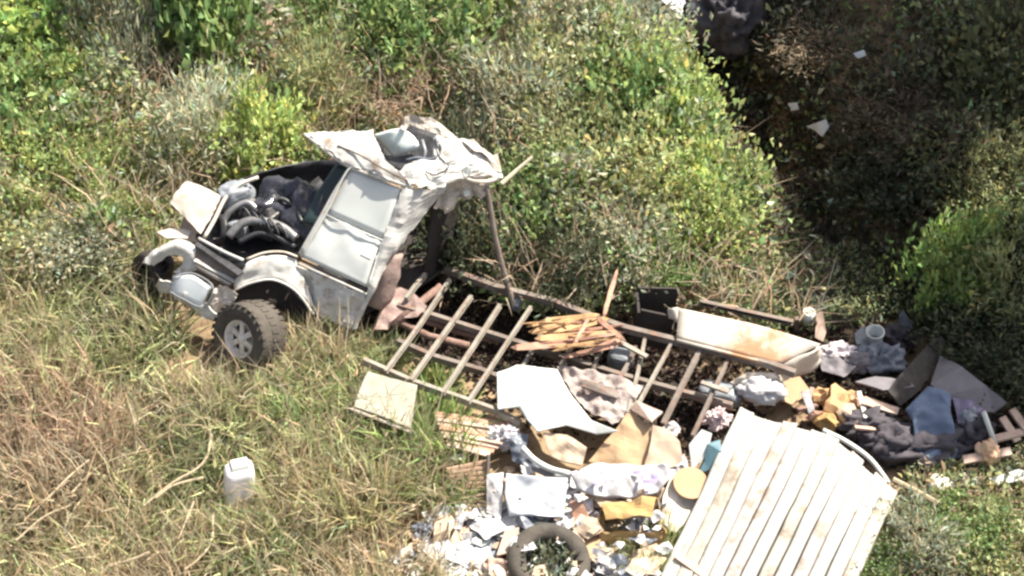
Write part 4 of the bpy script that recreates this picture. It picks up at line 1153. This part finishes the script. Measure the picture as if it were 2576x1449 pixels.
# ------------------------------------------------------------------ white container in the grass
wb = thing('plastic_container', P(606, 1265, 0), 'white plastic container standing alone in the dry grass', 'container')
c0 = P(600, 1262, .02)
bx_ = nrm((.93, .30, 0))
by_ = nrm((-.30, .93, 0))
upv = nrm((.10, .16, 1.0))
bo = [c0 + bx_ * i * .16 + by_ * j * .13 for i, j in ((-1, -1), (1, -1), (1, 1), (-1, 1))]
to = [p + upv * .47 for p in bo]
o = bevel(obj('container_body', *box8(bo, to), mat('container_white', (.74, .71, .74), .45, c2=(.64, .62, .65), scale=4), wb), .075, 4)
t0 = c0 + upv * .472
obj('container_lid', *box8([t0 + bx_ * i * .10 + by_ * j * .08 for i, j in ((-1, -1), (1, -1), (1, 1), (-1, 1))], [t0 + upv * .04 + bx_ * i * .09 + by_ * j * .07 for i, j in ((-1, -1), (1, -1), (1, 1), (-1, 1))]), M_SHEET, wb)

# ------------------------------------------------------------------ dry branches in the grass
BR = [([(532, 1093), (520, 1149), (492, 1181), (436, 1213), (360, 1273)], .022, 'forked dry branch curving left of the white container'),
      ([(512, 1201), (436, 1221), (392, 1253)], .02, 'straight dry branch below the forked branch'),
      ([(224, 1157), (176, 1197), (112, 1261), (60, 1310)], .016, 'thin dry branch in the grass near the left edge'),
      ([(536, 1293), (532, 1361), (500, 1405), (464, 1433)], .02, 'curved pale branch below the white container'),
      ([(488, 1261), (460, 1329), (448, 1357)], .014, 'short dry twig left of the curved pale branch'),
      ([(376, 1390), (330, 1408), (270, 1425)], .022, 'dry stick at the bottom edge of the grass'),
      ([(180, 1240), (240, 1180), (300, 1150), (380, 1130)], .014, 'long thin twig crossing the straw left of the branches'),
      ([(40, 1360), (110, 1300), (180, 1270)], .014, 'thin twig near the lower left corner'),
      ([(660, 960), (620, 985), (606, 1010)], .012, 'pale twig on the earth below the wheel')]
for pts, r, l in BR:
    o = obj('dry_branch', *tube(spline([P(u, v, .40 + .06 * math.sin(u * .02)) for u, v in pts], 5), r * .8, 6, r * .45), M_WOOD)
    tag(o, l, 'branch', 'dry branches in the grass')

# ------------------------------------------------------------------ upper right: boulders and scraps in the shade
addlump('dark_boulder', 1835, 120, .05, .75, .5, .62, M_ROCK, 'big dark rounded boulder at the top of the shaded gully', 'boulder', crumple=.42, f=1.7, seed=3, sub=5)
addsheet('white_rag', [(1652, -6, .95), (1700, -14, .95), (1726, 0, .9), (1712, 34, .8), (1684, 24, .82)], M_BAGB, 'white plastic rag beside the big boulder at the top', 'rag', crumple=.06, thick=.02)
addsheet('white_scrap', [(2030, 318, .62), (2078, 300, .68), (2086, 318, .62), (2072, 344, .55), (2052, 330, .57)], M_BAGB, 'white triangular scrap lying in the shaded gully', 'scrap', 'scraps in the gully', crumple=.05, thick=.015)
addsheet('white_scrap', [(1984, 260, .62), (2006, 258, .62), (2010, 276, .58), (1990, 278, .58)], M_BAGB, 'tiny white scrap left of the triangular scrap in the gully', 'scrap', 'scraps in the gully', crumple=.03, thick=.015)
addsheet('white_scrap', [(2148, 136, .62), (2174, 126, .62), (2180, 140, .58), (2160, 148, .58)], M_BAGB, 'tiny white scrap among weeds at the top of the gully', 'scrap', 'scraps in the gully', crumple=.03, thick=.015)

# ================================================================== VEGETATION
# clear ground under the wreck and rubbish (world-space polygon test on the ground)
CLEAR = [[P(*q)[:2] for q in poly] for poly in (
    [(430, 640), (490, 520), (640, 480), (800, 430), (900, 360), (1040, 300), (1250, 440), (1110, 560), (1110, 680), (1320, 780), (1560, 790), (1700, 770), (2060, 850), (2240, 800), (2380, 840), (2560, 1010), (2560, 1180), (2300, 1190), (2260, 1260), (2250, 1449), (1980, 1700), (1650, 1600), (1640, 1440), (1030, 1449), (1060, 1340), (1230, 1270), (1120, 1180), (1050, 1060), (900, 1040), (920, 900), (800, 850), (700, 900), (590, 940), (500, 875), (365, 775)],
    [(560, 1195), (660, 1185), (670, 1275), (650, 1330), (545, 1330)],
)]


def cleared(x, y):
    r = np.zeros(np.shape(x), bool)
    for p in CLEAR:
        r |= inpoly(x, y, p)
    return r


GREEN = np.array((0.220, 0.315, 0.125))
YGREEN = np.array((0.380, 0.470, 0.180))
GREY = np.array((0.430, 0.455, 0.340))
OLIVE = np.array((0.375, 0.410, 0.210))
BROWN = np.array((0.340, 0.265, 0.200))
STRAWC = np.array((.47, .39, .27))
DARK = np.array((0.072, 0.088, 0.052))  # dark green, mostly to put shade into leaf colour
LIME = np.array((0.320, 0.450, 0.150))

# ---- shared foliage forms for shrubs
FOL = {}


def foliage_form(key, n, leaf, asp, clumps, flat=.8, dry=False):
    c = RNG.normal(size=(clumps, 3))
    c /= np.linalg.norm(c, axis=1)[:, None]
    c *= (RNG.uniform(.25, 1, (clumps, 1)) ** .5)
    c[:, 2] = np.abs(c[:, 2]) * flat + .06
    c[:, :2] += RNG.normal(0, .1, (clumps, 2))
    k = RNG.integers(0, clumps, n)
    cr = RNG.uniform(.10, .26, clumps)
    pos = c[k] + RNG.normal(size=(n, 3)) * cr[k][:, None] * .75
    pos[:, 2] = np.abs(pos[:, 2])
    out = pos - np.array((0, 0, .1))
    out /= np.linalg.norm(out, axis=1)[:, None] + 1e-6
    d = out * .6 + RNG.normal(size=(n, 3)) * .6 + np.array((0, 0, .35))
    ctint = RNG.uniform(.7, 1.3, (clumps, 1))
    tint = jitter(n, .6, 1.35, .10) * ctint[k]
    old = RNG.uniform(size=n) < .12
    tint[old] *= np.array((1.2, .98, .85))
    sh = RNG.uniform(size=n) < .10
    pos[sh] *= RNG.uniform(1.05, 1.4, (sh.sum(), 1))
    o = leaf_mesh('foliage', pos, d, RNG.uniform(.6, 1.3, n) * leaf, np.full(n, asp), tint, STRAW if dry else LEAF, org=np.zeros(3))
    COL.objects.unlink(o)
    FOL[key] = (o.data, c)
    bpy.data.objects.remove(o)


foliage_form('broad', 2600, 0.135, .62, 70)
foliage_form('fine', 3600, 0.100, .5, 90)
foliage_form('narrow', 3000, 0.170, .22, 70, 1.0)
foliage_form('dry', 2600, 0.150, .14, 60, .8, True)
foliage_form('big', 2300, 0.135, .55, 40, .9)
foliage_form('fine_b', 3400, 0.105, .55, 70, .9)
foliage_form('broad_b', 2400, 0.130, .6, 55, 1.0)
STEMS = {}
for key, (me, c) in FOL.items():
    pr = []
    for i in range(0, min(len(c), 26)):
        e = c[i]
        mid = e * .5 + RNG.normal(size=3) * .06
        pr.append(tube([(RNG.normal() * .05, RNG.normal() * .05, -.08), mid, e], .012, 4, .004))
    v, f = join(pr)
    m2 = bpy.data.meshes.new('stem')
    m2.from_pydata(v.tolist(), [], f)
    m2.materials.append(M_STEM)
    STEMS[key] = m2


def shrub(u, v, r, ht, form, colr, label, name='shrub', cat='shrub', group='wild shrubs on the slope', rz=None):
    p = P(u, v)
    p = p - np.array((0, 0, .04))
    t = thing(name, p, label, cat, group)
    t.rotation_euler[2] = random.uniform(0, 6.28) if rz is None else rz
    t.scale = (r * 1.1, r * 1.1 * random.uniform(.8, 1.2), ht * ((1.0 if form == 'dry' else 1.55) if v < 800 else 1.15))
    f = bpy.data.objects.new('foliage', FOL[form][0])
    COL.objects.link(f)
    f.parent = t
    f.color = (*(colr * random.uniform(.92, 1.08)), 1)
    s = bpy.data.objects.new('stem', STEMS[form])
    COL.objects.link(s)
    s.parent = t
    return t


SH = [
    (70, 120, 1.1, .9, 'broad', LIME, 'bright green leafy shrub at the top left corner'),
    (40, 330, .9, .7, 'broad_b', GREEN * 1.1, 'mid green shrub at the left edge below the bright green one'),
    (200, 250, .8, .7, 'fine', YGREEN, 'yellow green shrub right of the top left corner shrubs'),
    (110, 470, .8, .6, 'fine_b', YGREEN * .95, 'yellow green bushy shrub halfway down the left edge'),
    (230, 430, .6, .5, 'fine', YGREEN * .9, 'small yellow green shrub by the rust coloured earth strip'),
    (50, 600, .8, .5, 'fine_b', OLIVE, 'olive shrub at the left edge level with the truck nose'),
    (190, 640, .7, .45, 'fine', GREY, 'grey green low shrub left of the truck nose'),
    (280, 560, .5, .4, 'fine_b', YGREEN * .9, 'low yellow shrub between the earth strip and truck nose'),
    (310, 120, .75, 1.1, 'narrow', GREY, 'tall grey green shrub at the top beside the dark gap'),
    (340, 250, .5, .6, 'narrow', GREY * .9, 'grey leaved shrub lower in the same clump by the dark gap'),
    (570, 120, .85, 1.5, 'broad', GREEN * 1.05, 'leafy green shrub right of the dark gap at the top'),
    (520, 400, .65, .65, 'narrow', GREY * 1.3, 'silvery leaved shrub above the torn front wing'),
    (650, 385, .6, .7, 'big', YGREEN * 1.15, 'large leaved yellow green plant above the engine bay'),
    (420, 420, .5, .5, 'fine', OLIVE, 'small olive shrub left of the silvery shrub'),
    (740, 150, .7, .8, 'dry', BROWN * 1.3, 'dry brown shrub near the top left of centre'),
    (800, 270, .7, .6, 'narrow', OLIVE * .9, 'dull olive shrub directly above the torn roof tip'),
    (900, 110, .8, .8, 'fine', GREEN, 'green shrub at the top above the truck roof'),
    (960, 250, .7, .6, 'dry', BROWN * 1.2, 'reddish brown dry shrub just above the crushed roof'),
    (1080, 150, .8, .8, 'broad_b', GREEN * 1.1, 'dense green shrub right of the brown shrubs at the top'),
    (1190, 50, .6, .8, 'big', YGREEN, 'bright yellow green plant at the top centre'),
    (1210, 230, .8, .7, 'dry', BROWN * 1.1, 'tangled brown dry shrub at the upper centre'),
    (1290, 310, .7, .6, 'narrow', GREY * .95, 'grey green shrub right of the crushed roof peak'),
    (1400, 90, .9, .8, 'fine_b', GREY * 1.05, 'pale green shrub at the top right of centre'),
    (1400, 230, .8, .75, 'fine', OLIVE * 1.05, 'olive shrub in the middle of the upper thicket'),
    (1540, 170, .9, .8, 'fine', GREY * .95, 'soft grey green shrub left of the bright thicket edge'),
    (1600, 330, .8, .8, 'broad', GREEN * .9, 'darker green shrub inside the right thicket'),
    (1580, 240, .7, .7, 'fine_b', YGREEN, 'yellow green shrub at the thicket edge below the white rag'),
    (1680, 370, .65, .7, 'broad_b', YGREEN * 1.1, 'bright yellow green shrub on the gully brink'),
    (1790, 520, .6, .65, 'big', YGREEN * 1.05, 'bright leafy shrub lowest on the gully brink'),
    (1450, 420, .8, .7, 'fine', OLIVE, 'olive shrub right of the jutting pale rod'),
    (1640, 480, .8, .7, 'fine_b', OLIVE * 1.15, 'pale olive shrub in the middle of the right thicket'),
    (1760, 590, .7, .65, 'fine', YGREEN * .95, 'yellowish shrub above the brown bank'),
    (1400, 560, .7, .6, 'fine_b', GREEN * .95, 'green shrub behind the bent grey pole'),
    (1560, 640, .7, .55, 'fine', GREY * .95, 'grey green shrub above the splintered boards'),
    (1440, 700, .6, .45, 'narrow', DARK * 1.4, 'dark green narrow leaved shrub above the boards'),
    (1660, 700, .5, .4, 'fine_b', GREEN, 'low green shrub above the dark rusty box'),
    (2385, 735, .48, .7, 'big', LIME * 1.1, 'bright sunlit green plant at the right above the pile'),
    (2450, 705, .45, .6, 'broad', YGREEN, 'yellow green plant beside the bright sunlit one'),
    (2540, 760, .6, .5, 'narrow', OLIVE, 'olive narrow leaved plant at the right edge'),
    (2480, 880, .7, .6, 'fine', DARK * 1.2, 'green shrub tinted dark for shade above the mauve board'),  # leaf colour darkened to add to the shade over the pile
    (2570, 960, .6, .55, 'fine_b', DARK * 1.2, 'shrub tinted dark for shade at the right edge above the planks'),  # darkened leaf colour, shade painted in
    (2470, 470, .8, .7, 'fine', OLIVE * .5, 'brownish olive shrub at the far right tinted dark as half shade'),  # olive darkened to imitate half shade
    (2330, 330, .8, .6, 'dry', BROWN * .5, 'brown dry shrub on the right bank of the gully'),  # brown darkened to add shade on this bank
    (2530, 230, .9, .8, 'fine_b', OLIVE * .42, 'olive shrub tinted dark for shade at the right edge near the top'),  # olive darkened to imitate shade
    (2250, 480, .7, .4, 'broad_b', DARK * .9, 'green shrub tinted dark to deepen the shaded gully'),  # leaf colour darkened to deepen the gully shade
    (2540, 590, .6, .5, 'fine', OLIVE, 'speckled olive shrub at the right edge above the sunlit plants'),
    (2090, 130, .7, .45, 'dry', STRAWC * .6, 'pinkish dry grass shrub by the big boulder'),
    (2410, 1340, .55, .45, 'fine', GREEN * 1.1, 'green shrub at the bottom right beside the ribbed sheet'),
    (2300, 1395, .5, .45, 'narrow', GREY * .85, 'grey green plant overlapping the ribbed sheet corner'),
    (2530, 1400, .6, .4, 'fine_b', OLIVE, 'olive shrub in the bottom right corner'),
    (2230, 1440, .4, .35, 'fine', GREEN, 'small green plant at the bottom edge by the ribbed sheet'),
    (1190, 640, .55, .6, 'broad_b', DARK * 1.5, 'leafy shrub tinted dark for the shade between the cab and the bent grey pole'),  # leaf colour darkened to stand in for shade behind the cab
    (1150, 560, .45, .9, 'fine_b', DARK * 1.3, 'shrub tinted dark for the shade, growing up behind the open back of the cab'),  # dark leaf colour painted as shade at the cab back
    (440, 230, .5, .5, 'dry', BROWN * .7, 'brown dead shrub tinted dark for the shaded gap at the upper left'),  # brown darkened to fill the gap with shade
    (1790, 730, .4, .3, 'dry', BROWN * 1.2, 'small dry brown plant above the side panel'),
]
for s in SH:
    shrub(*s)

# ---- tall grass tufts (each a thing)
TUF = [(1085, 1110, .55, .60, 1.0, LIME * .95, 'bright green grass tuft against the pale bench'), (1110, 1240, .40, .45, .9, LIME * .8, 'green grass tuft below the slatted board'), (900, 1290, .50, .65, .7, STRAWC * np.array((.9, 1.05, .8)), 'tall straw yellow grass tuft left of the litter'),
       (760, 1010, .55, .45, 1, GREEN * 1.5, 'soft green grass tuft right below the wheel'), (850, 960, .5, .4, .8, OLIVE * 1.3, 'olive grass tuft in front of the bed frame end'), (640, 962, .35, .28, .8, STRAWC * .85, 'short straw tuft at the foot of the front wheel'), (960, 905, .35, .4, .8, OLIVE * .8, 'olive brown weeds at the near end of the bed frame'), (1010, 1120, .4, .5, .9, GREEN * 1.1, 'green grass standing in front of the pale bench'), (600, 1330, .3, .35, .9, STRAWC * .9, 'straw grass hiding the base of the white container'), (830, 1110, .5, .5, .9, OLIVE, 'olive grass left of the pale bench'), (600, 1400, .45, .4, 1, GREEN * 1.3, 'green grass tuft at the bottom below the white container'),
       (1590, 1395, .32, .35, .8, OLIVE * .9, 'olive weeds growing in front of the open ochre box'), (780, 1360, .45, .4, 1, GREEN * 1.4, 'green grass tuft at the bottom left of the litter'), (1660, 1400, .35, .4, .8, OLIVE * 1.3, 'olive grass tuft between the litter and ribbed sheet'), (1080, 985, .3, .35, .8, YGREEN, 'yellow grass tuft growing through the bed frame end'), (760, 870, .4, .35, .9, OLIVE * 1.25, 'olive grass tuft behind the front wheel')]
for (u, v, r, ht, upb, colr, l) in TUF:
    p = P(u, v)
    t = thing('grass_tuft', p, l, 'grass', 'taller grass tufts')
    n = 420
    a = RNG.uniform(0, 6.28, n)
    rr = r * np.sqrt(RNG.uniform(0, 1, n)) * .8
    pos = np.stack([p[0] + rr * np.cos(a), p[1] + rr * np.sin(a) * .8, np.zeros(n)], 1)
    pos[:, 2] = ground(pos[:, 0], pos[:, 1]) - .02
    d = np.stack([np.cos(a) * .45, np.sin(a) * .45, np.full(n, 1.0)], 1) + RNG.normal(size=(n, 3)) * .25
    leaf_mesh('blades', pos, d, RNG.uniform(.5, 1.2, n) * ht, np.full(n, .045), jitter(n, .65, 1.3, .1) * colr, STRAW, parent=t, kind='blade')


# ---- uncountable undergrowth and grass
def scatter(n, umin, umax, vmin, vmax):
    u = RNG.uniform(umin, umax, n)
    v = RNG.uniform(vmin, vmax, n)
    p = PP(u, v)
    ok = ~cleared(p[:, 0], p[:, 1])
    return u[ok], v[ok], p[ok]


def inset(p):
    """distance from the cleared ground, so growth gets lower next to the wreck"""
    c = np.vstack([np.array(CLEAR[0]), np.array(CLEAR[0][:1])])
    return segdist(p[:, 0], p[:, 1], c)


# leafy undergrowth across the upper slope
u, v, p = scatter(190000, -260, 2840, -260, 860)
grass_side = (v > 640 + (u - 0) * .05) & (u < 560)
gd = segdist(p[:, 0], p[:, 1], GUL)
barren = (gd < .9) & (RNG.uniform(size=len(u)) < .2)
strip = (np.hypot((u - 330) / 55, (v - 430) / 130) < 1) & (RNG.uniform(size=len(u)) < .8)
bankb = (np.hypot((u - 1900) / 110, (v - 690) / 70) < 1) & (RNG.uniform(size=len(u)) < .85)
darkgap = (np.hypot((u - 420) / 50, (v - 190) / 130) < 1) & (RNG.uniform(size=len(u)) < .8)
patch = wob(p[:, 0], p[:, 1], 1.7, 3.0)
keep = ~(grass_side | barren | strip | bankb)
keep &= RNG.uniform(size=len(u)) < np.clip(.7 + .5 * patch, .25, 1)
u, v, p, patch = u[keep], v[keep], p[keep], patch[keep]
n = len(u)
hgt = np.clip(.48 + .62 * wob(p[:, 0], p[:, 1], 2.3, 5.0) + .50 * wob(p[:, 0], p[:, 1], 4.9, 2.0), .05, 1.5) * np.clip(inset(p) / .8, .15, 1) * np.clip(segdist(p[:, 0], p[:, 1], GUL) / 1.6, .25, 1)
pos = p + np.stack([RNG.normal(0, .05, n), RNG.normal(0, .05, n), (RNG.uniform(0, 1, n) ** .6) * hgt], 1)
d = RNG.normal(size=(n, 3)) * .8 + np.array((.15, .1, .55))
sel = wob(p[:, 0], p[:, 1], 2.2, 7.0) + RNG.normal(0, .35, n)
tint = np.where((sel < -.75)[:, None], BROWN * 1.25, np.where((sel < -.15)[:, None], OLIVE, np.where((sel < .5)[:, None], GREEN * 1.15, YGREEN)))
gsel = RNG.uniform(size=n) < .30
tint = np.where(gsel[:, None], GREY * 1.05, tint)
tint = np.where(((segdist(p[:, 0], p[:, 1], GUL) < 1.5) & (RNG.uniform(size=n) < .8))[:, None], np.where(RNG.uniform(size=(n, 1)) < .5, BROWN * .26, DARK * .7), tint)  # undergrowth tint darkened along the gully to deepen its shade
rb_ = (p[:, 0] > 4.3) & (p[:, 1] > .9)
tint = np.where((rb_ & (RNG.uniform(size=n) < .8))[:, None], np.where(RNG.uniform(size=(n, 1)) < .5, BROWN * .5, OLIVE * .38), tint)  # browner, darker tint puts shade into the right bank growth
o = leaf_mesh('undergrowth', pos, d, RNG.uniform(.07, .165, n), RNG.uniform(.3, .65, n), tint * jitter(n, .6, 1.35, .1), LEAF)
tag(o, 'mixed leafy undergrowth covering the upper slope', 'undergrowth', kind='stuff')
# twiggy stalks in it
lit = np.flatnonzero((segdist(p[:, 0], p[:, 1], GUL) > 1.4) & (p[:, 0] < 4.2))
k = lit[RNG.integers(0, len(lit), 9000)]
pos = p[k]
d = RNG.normal(size=(9000, 3)) * .45 + np.array((.05, 0, 1.0))
o = leaf_mesh('dry_stalks', pos, d, RNG.uniform(.4, 1.2, 9000), np.full(9000, .022), jitter(9000, .6, 1.3, .08) * BROWN * 1.7, STRAW, kind='blade')
tag(o, 'thin dry stalks standing through the undergrowth', 'stalks', kind='stuff')

# grass over the lower left slope
u, v, p = scatter(110000, -260, 1180, 560, 1760)
edge = 640 + wob(p[:, 0], p[:, 1], 1.5, 2.0) * 60
ok = (v > edge) & ((u < 980) | (v > 860))
bare = np.hypot((u - 500) / 120, (v - 930) / 60) < .9 + .2 * wob(p[:, 0], p[:, 1], 4, 1)
ok &= ~(bare & (RNG.uniform(size=len(u)) < .93))
ok &= RNG.uniform(size=len(u)) < np.clip(.6 + .6 * wob(p[:, 0], p[:, 1], 2.9, 9), .12, 1)
u, v, p = u[ok], v[ok], p[ok]
n = len(u)
sel = wob(p[:, 0], p[:, 1], 1.6, 4.0) + RNG.normal(0, .45, n) + np.where(u < 500, 0, .1) - np.clip((v - 900) / 900, -.4, .4)
tint = np.where((sel < -.15)[:, None], STRAWC, np.where((sel < .35)[:, None], OLIVE * 1.5, np.array((.26, .29, .145))))
red = (np.hypot((u - 120) / 200, (v - 1080) / 150) < 1) & (RNG.uniform(size=n) < .5)
tint = np.where(red[:, None], np.array((.46, .33, .25)), tint)
dd = RNG.normal(size=(n, 3)) * np.array((.75, .75, .3)) + np.stack([.35 * wob(p[:, 0], p[:, 1], 1.8, 6), .25 * wob(p[:, 0], p[:, 1], 1.8, 8), np.full(n, .75)], 1)
o = leaf_mesh('dry_grass', p - np.array((0, 0, .02)), dd, RNG.uniform(.16, .68, n), RNG.uniform(.028, .065, n), tint * jitter(n, .45, 1.4, .07), STRAW, kind='blade')
tag(o, 'straw and olive grass covering the lower left slope', 'grass', kind='stuff')
k = RNG.integers(0, n, 5000)
o = leaf_mesh('straw_stalks', p[k], RNG.normal(size=(5000, 3)) * .4 + np.array((.1, 0, 1.0)), RNG.uniform(.45, 1.0, 5000), np.full(5000, .018), jitter(5000, .6, 1.3, .08) * STRAWC * 1.1, STRAW, kind='blade')
tag(o, 'tall thin straw stalks standing over the lower left grass', 'stalks', kind='stuff')
# low broad weeds in the grass
u, v, p = scatter(80000, -260, 1180, 560, 1760)
ok = (wob(p[:, 0], p[:, 1], 2.0, 12) + RNG.normal(0, .3, len(u)) > .35) & ((u < 980) | (v > 860)) & ~(np.hypot((u - 500) / 120, (v - 930) / 60) < 1)
p = p[ok]
n = len(p)
o = leaf_mesh('low_weeds', p + np.stack([RNG.normal(0, .04, n), RNG.normal(0, .04, n), RNG.uniform(.02, .22, n)], 1), RNG.normal(size=(n, 3)) * .8 + np.array((.1, 0, .5)), RNG.uniform(.04, .10, n), RNG.uniform(.3, .6, n), jitter(n, .5, 1.35, .1) * np.where(RNG.uniform(size=(n, 1)) < .4, GREY * .9, np.where(RNG.uniform(size=(n, 1)) < .6, OLIVE * .9, BROWN)), LEAF)
tag(o, 'low leafy weeds among the dry grass', 'weeds', kind='stuff')
# dark leaves added to deepen the shade under the bed frame and rubbish
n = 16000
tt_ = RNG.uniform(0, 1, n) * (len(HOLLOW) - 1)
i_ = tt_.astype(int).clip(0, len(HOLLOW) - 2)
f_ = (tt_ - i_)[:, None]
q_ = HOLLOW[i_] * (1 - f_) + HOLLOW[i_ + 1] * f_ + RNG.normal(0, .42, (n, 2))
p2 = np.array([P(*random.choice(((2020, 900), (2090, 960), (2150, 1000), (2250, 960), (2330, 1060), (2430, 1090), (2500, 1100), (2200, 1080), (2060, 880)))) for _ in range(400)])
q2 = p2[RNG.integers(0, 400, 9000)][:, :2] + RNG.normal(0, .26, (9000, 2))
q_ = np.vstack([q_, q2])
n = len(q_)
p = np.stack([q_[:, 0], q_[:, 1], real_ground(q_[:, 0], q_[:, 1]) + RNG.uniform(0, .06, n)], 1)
o = leaf_mesh('shade_leaves', p, RNG.normal(size=(n, 3)) * np.array((1, 1, .3)), RNG.uniform(.05, .13, n), RNG.uniform(.3, .7, n), jitter(n, .5, 1.6, .1) * np.where(RNG.uniform(size=(n, 1)) < .82, np.array((.055, .036, .030)), np.array((.16, .14, .09))), STRAW)
tag(o, 'dark leaves added to deepen the shade under the bed frame and the rubbish', 'dead leaves', kind='stuff')
# bottom right ground cover and sparse growth in gully/pile fringe
u, v, p = scatter(26000, 2200, 2900, 1150, 1700)
n = len(p)
o = leaf_mesh('ground_cover', p + np.stack([RNG.normal(0, .04, n), RNG.normal(0, .04, n), RNG.uniform(.0, .22, n)], 1), RNG.normal(size=(n, 3)) * .8 + np.array((.1, 0, .5)), RNG.uniform(.05, .12, n), RNG.uniform(.15, .6, n), jitter(n, .6, 1.35, .1) * np.where(RNG.uniform(size=(n, 1)) < .4, BROWN * 1.3, OLIVE), LEAF)
tag(o, 'ground cover in the bottom right corner', 'ground cover', kind='stuff')
u, v, p = scatter(26000, 1850, 2840, 640, 1240)
n = len(p)
o = leaf_mesh('fringe_weeds', p + np.stack([RNG.normal(0, .04, n), RNG.normal(0, .04, n), RNG.uniform(.0, .2, n)], 1), RNG.normal(size=(n, 3)) * .8 + np.array((.1, 0, .5)), RNG.uniform(.05, .11, n), RNG.uniform(.2, .6, n), jitter(n, .6, 1.35, .1) * np.where(RNG.uniform(size=(n, 1)) < .5, DARK * 1.4, OLIVE), LEAF)
keepm = None
tag(o, 'weeds fringing the rubbish pile on the right', 'weeds', kind='stuff')

# ------------------------------------------------------------------ shade trees just beyond the frame
SHADE = [
    [(1600, -140), (1660, 60), (1790, 240), (1920, 420), (1970, 560), (1990, 700), (2110, 770), (2220, 720), (2245, 560), (2370, 450), (2660, 400), (2900, 300), (2900, -400), (1700, -400)],
    [(2100, 830), (2290, 850), (2420, 790), (2560, 690), (2760, 600), (2900, 900), (2760, 1080), (2560, 1110), (2420, 1190), (2260, 1130), (2240, 1000), (2120, 930)],
]
tl = ['dense broad tree beyond the upper right corner shading the gully', 'leafy tree beyond the right edge shading the rubbish pile']
for ti, poly in enumerate(SHADE):
    us = [q[0] for q in poly]
    vs = [q[1] for q in poly]
    N = 24000 if ti == 0 else 12000
    u = RNG.uniform(min(us), max(us), N * 3)
    v = RNG.uniform(min(vs), max(vs), N * 3)
    ok = inpoly(u, v, poly)
    u, v = u[ok][:N], v[ok][:N]
    p = PP(u, v)
    n = len(p)
    t0 = 8.6 + 1.0 * wob(p[:, 0], p[:, 1], 1.6, 3)
    tt = t0 + RNG.uniform(-.9, .9, n)
    gap = wob(p[:, 0], p[:, 1], 3.4, 15) < (1.2 if ti == 0 else .9)
    pos = p + SUN[None] * tt[:, None]
    pos = pos[gap]
    n = len(pos)
    cc = pos.mean(0)
    base = np.array((cc[0] + .6, cc[1] + .4, 0))
    base[2] = float(ground(base[0], base[1]))
    tr = thing('shade_tree', base, tl[ti], 'tree')
    leaf_mesh('crown', pos, RNG.normal(size=(n, 3)), RNG.uniform(.18, .36, n), np.full(n, .62), jitter(n) * GREEN, LEAF, parent=tr)
    fork = cc * np.array((.5, .5, .5)) + base * np.array((.5, .5, .5))
    prt = [tube(spline([base - np.array((0, 0, .2)), base * .6 + fork * .4 + np.array((.1, .05, 0)), fork, cc - np.array((0, 0, .3))], 4), .22, 10, .08)]
    for k in RNG.integers(0, n, 26):
        prt.append(tube(spline([fork, (fork + pos[k]) / 2 + RNG.normal(size=3) * .2, pos[k]], 3), .07, 6, .02))
    obj('trunk', *join(prt), M_BARK, tr, True)
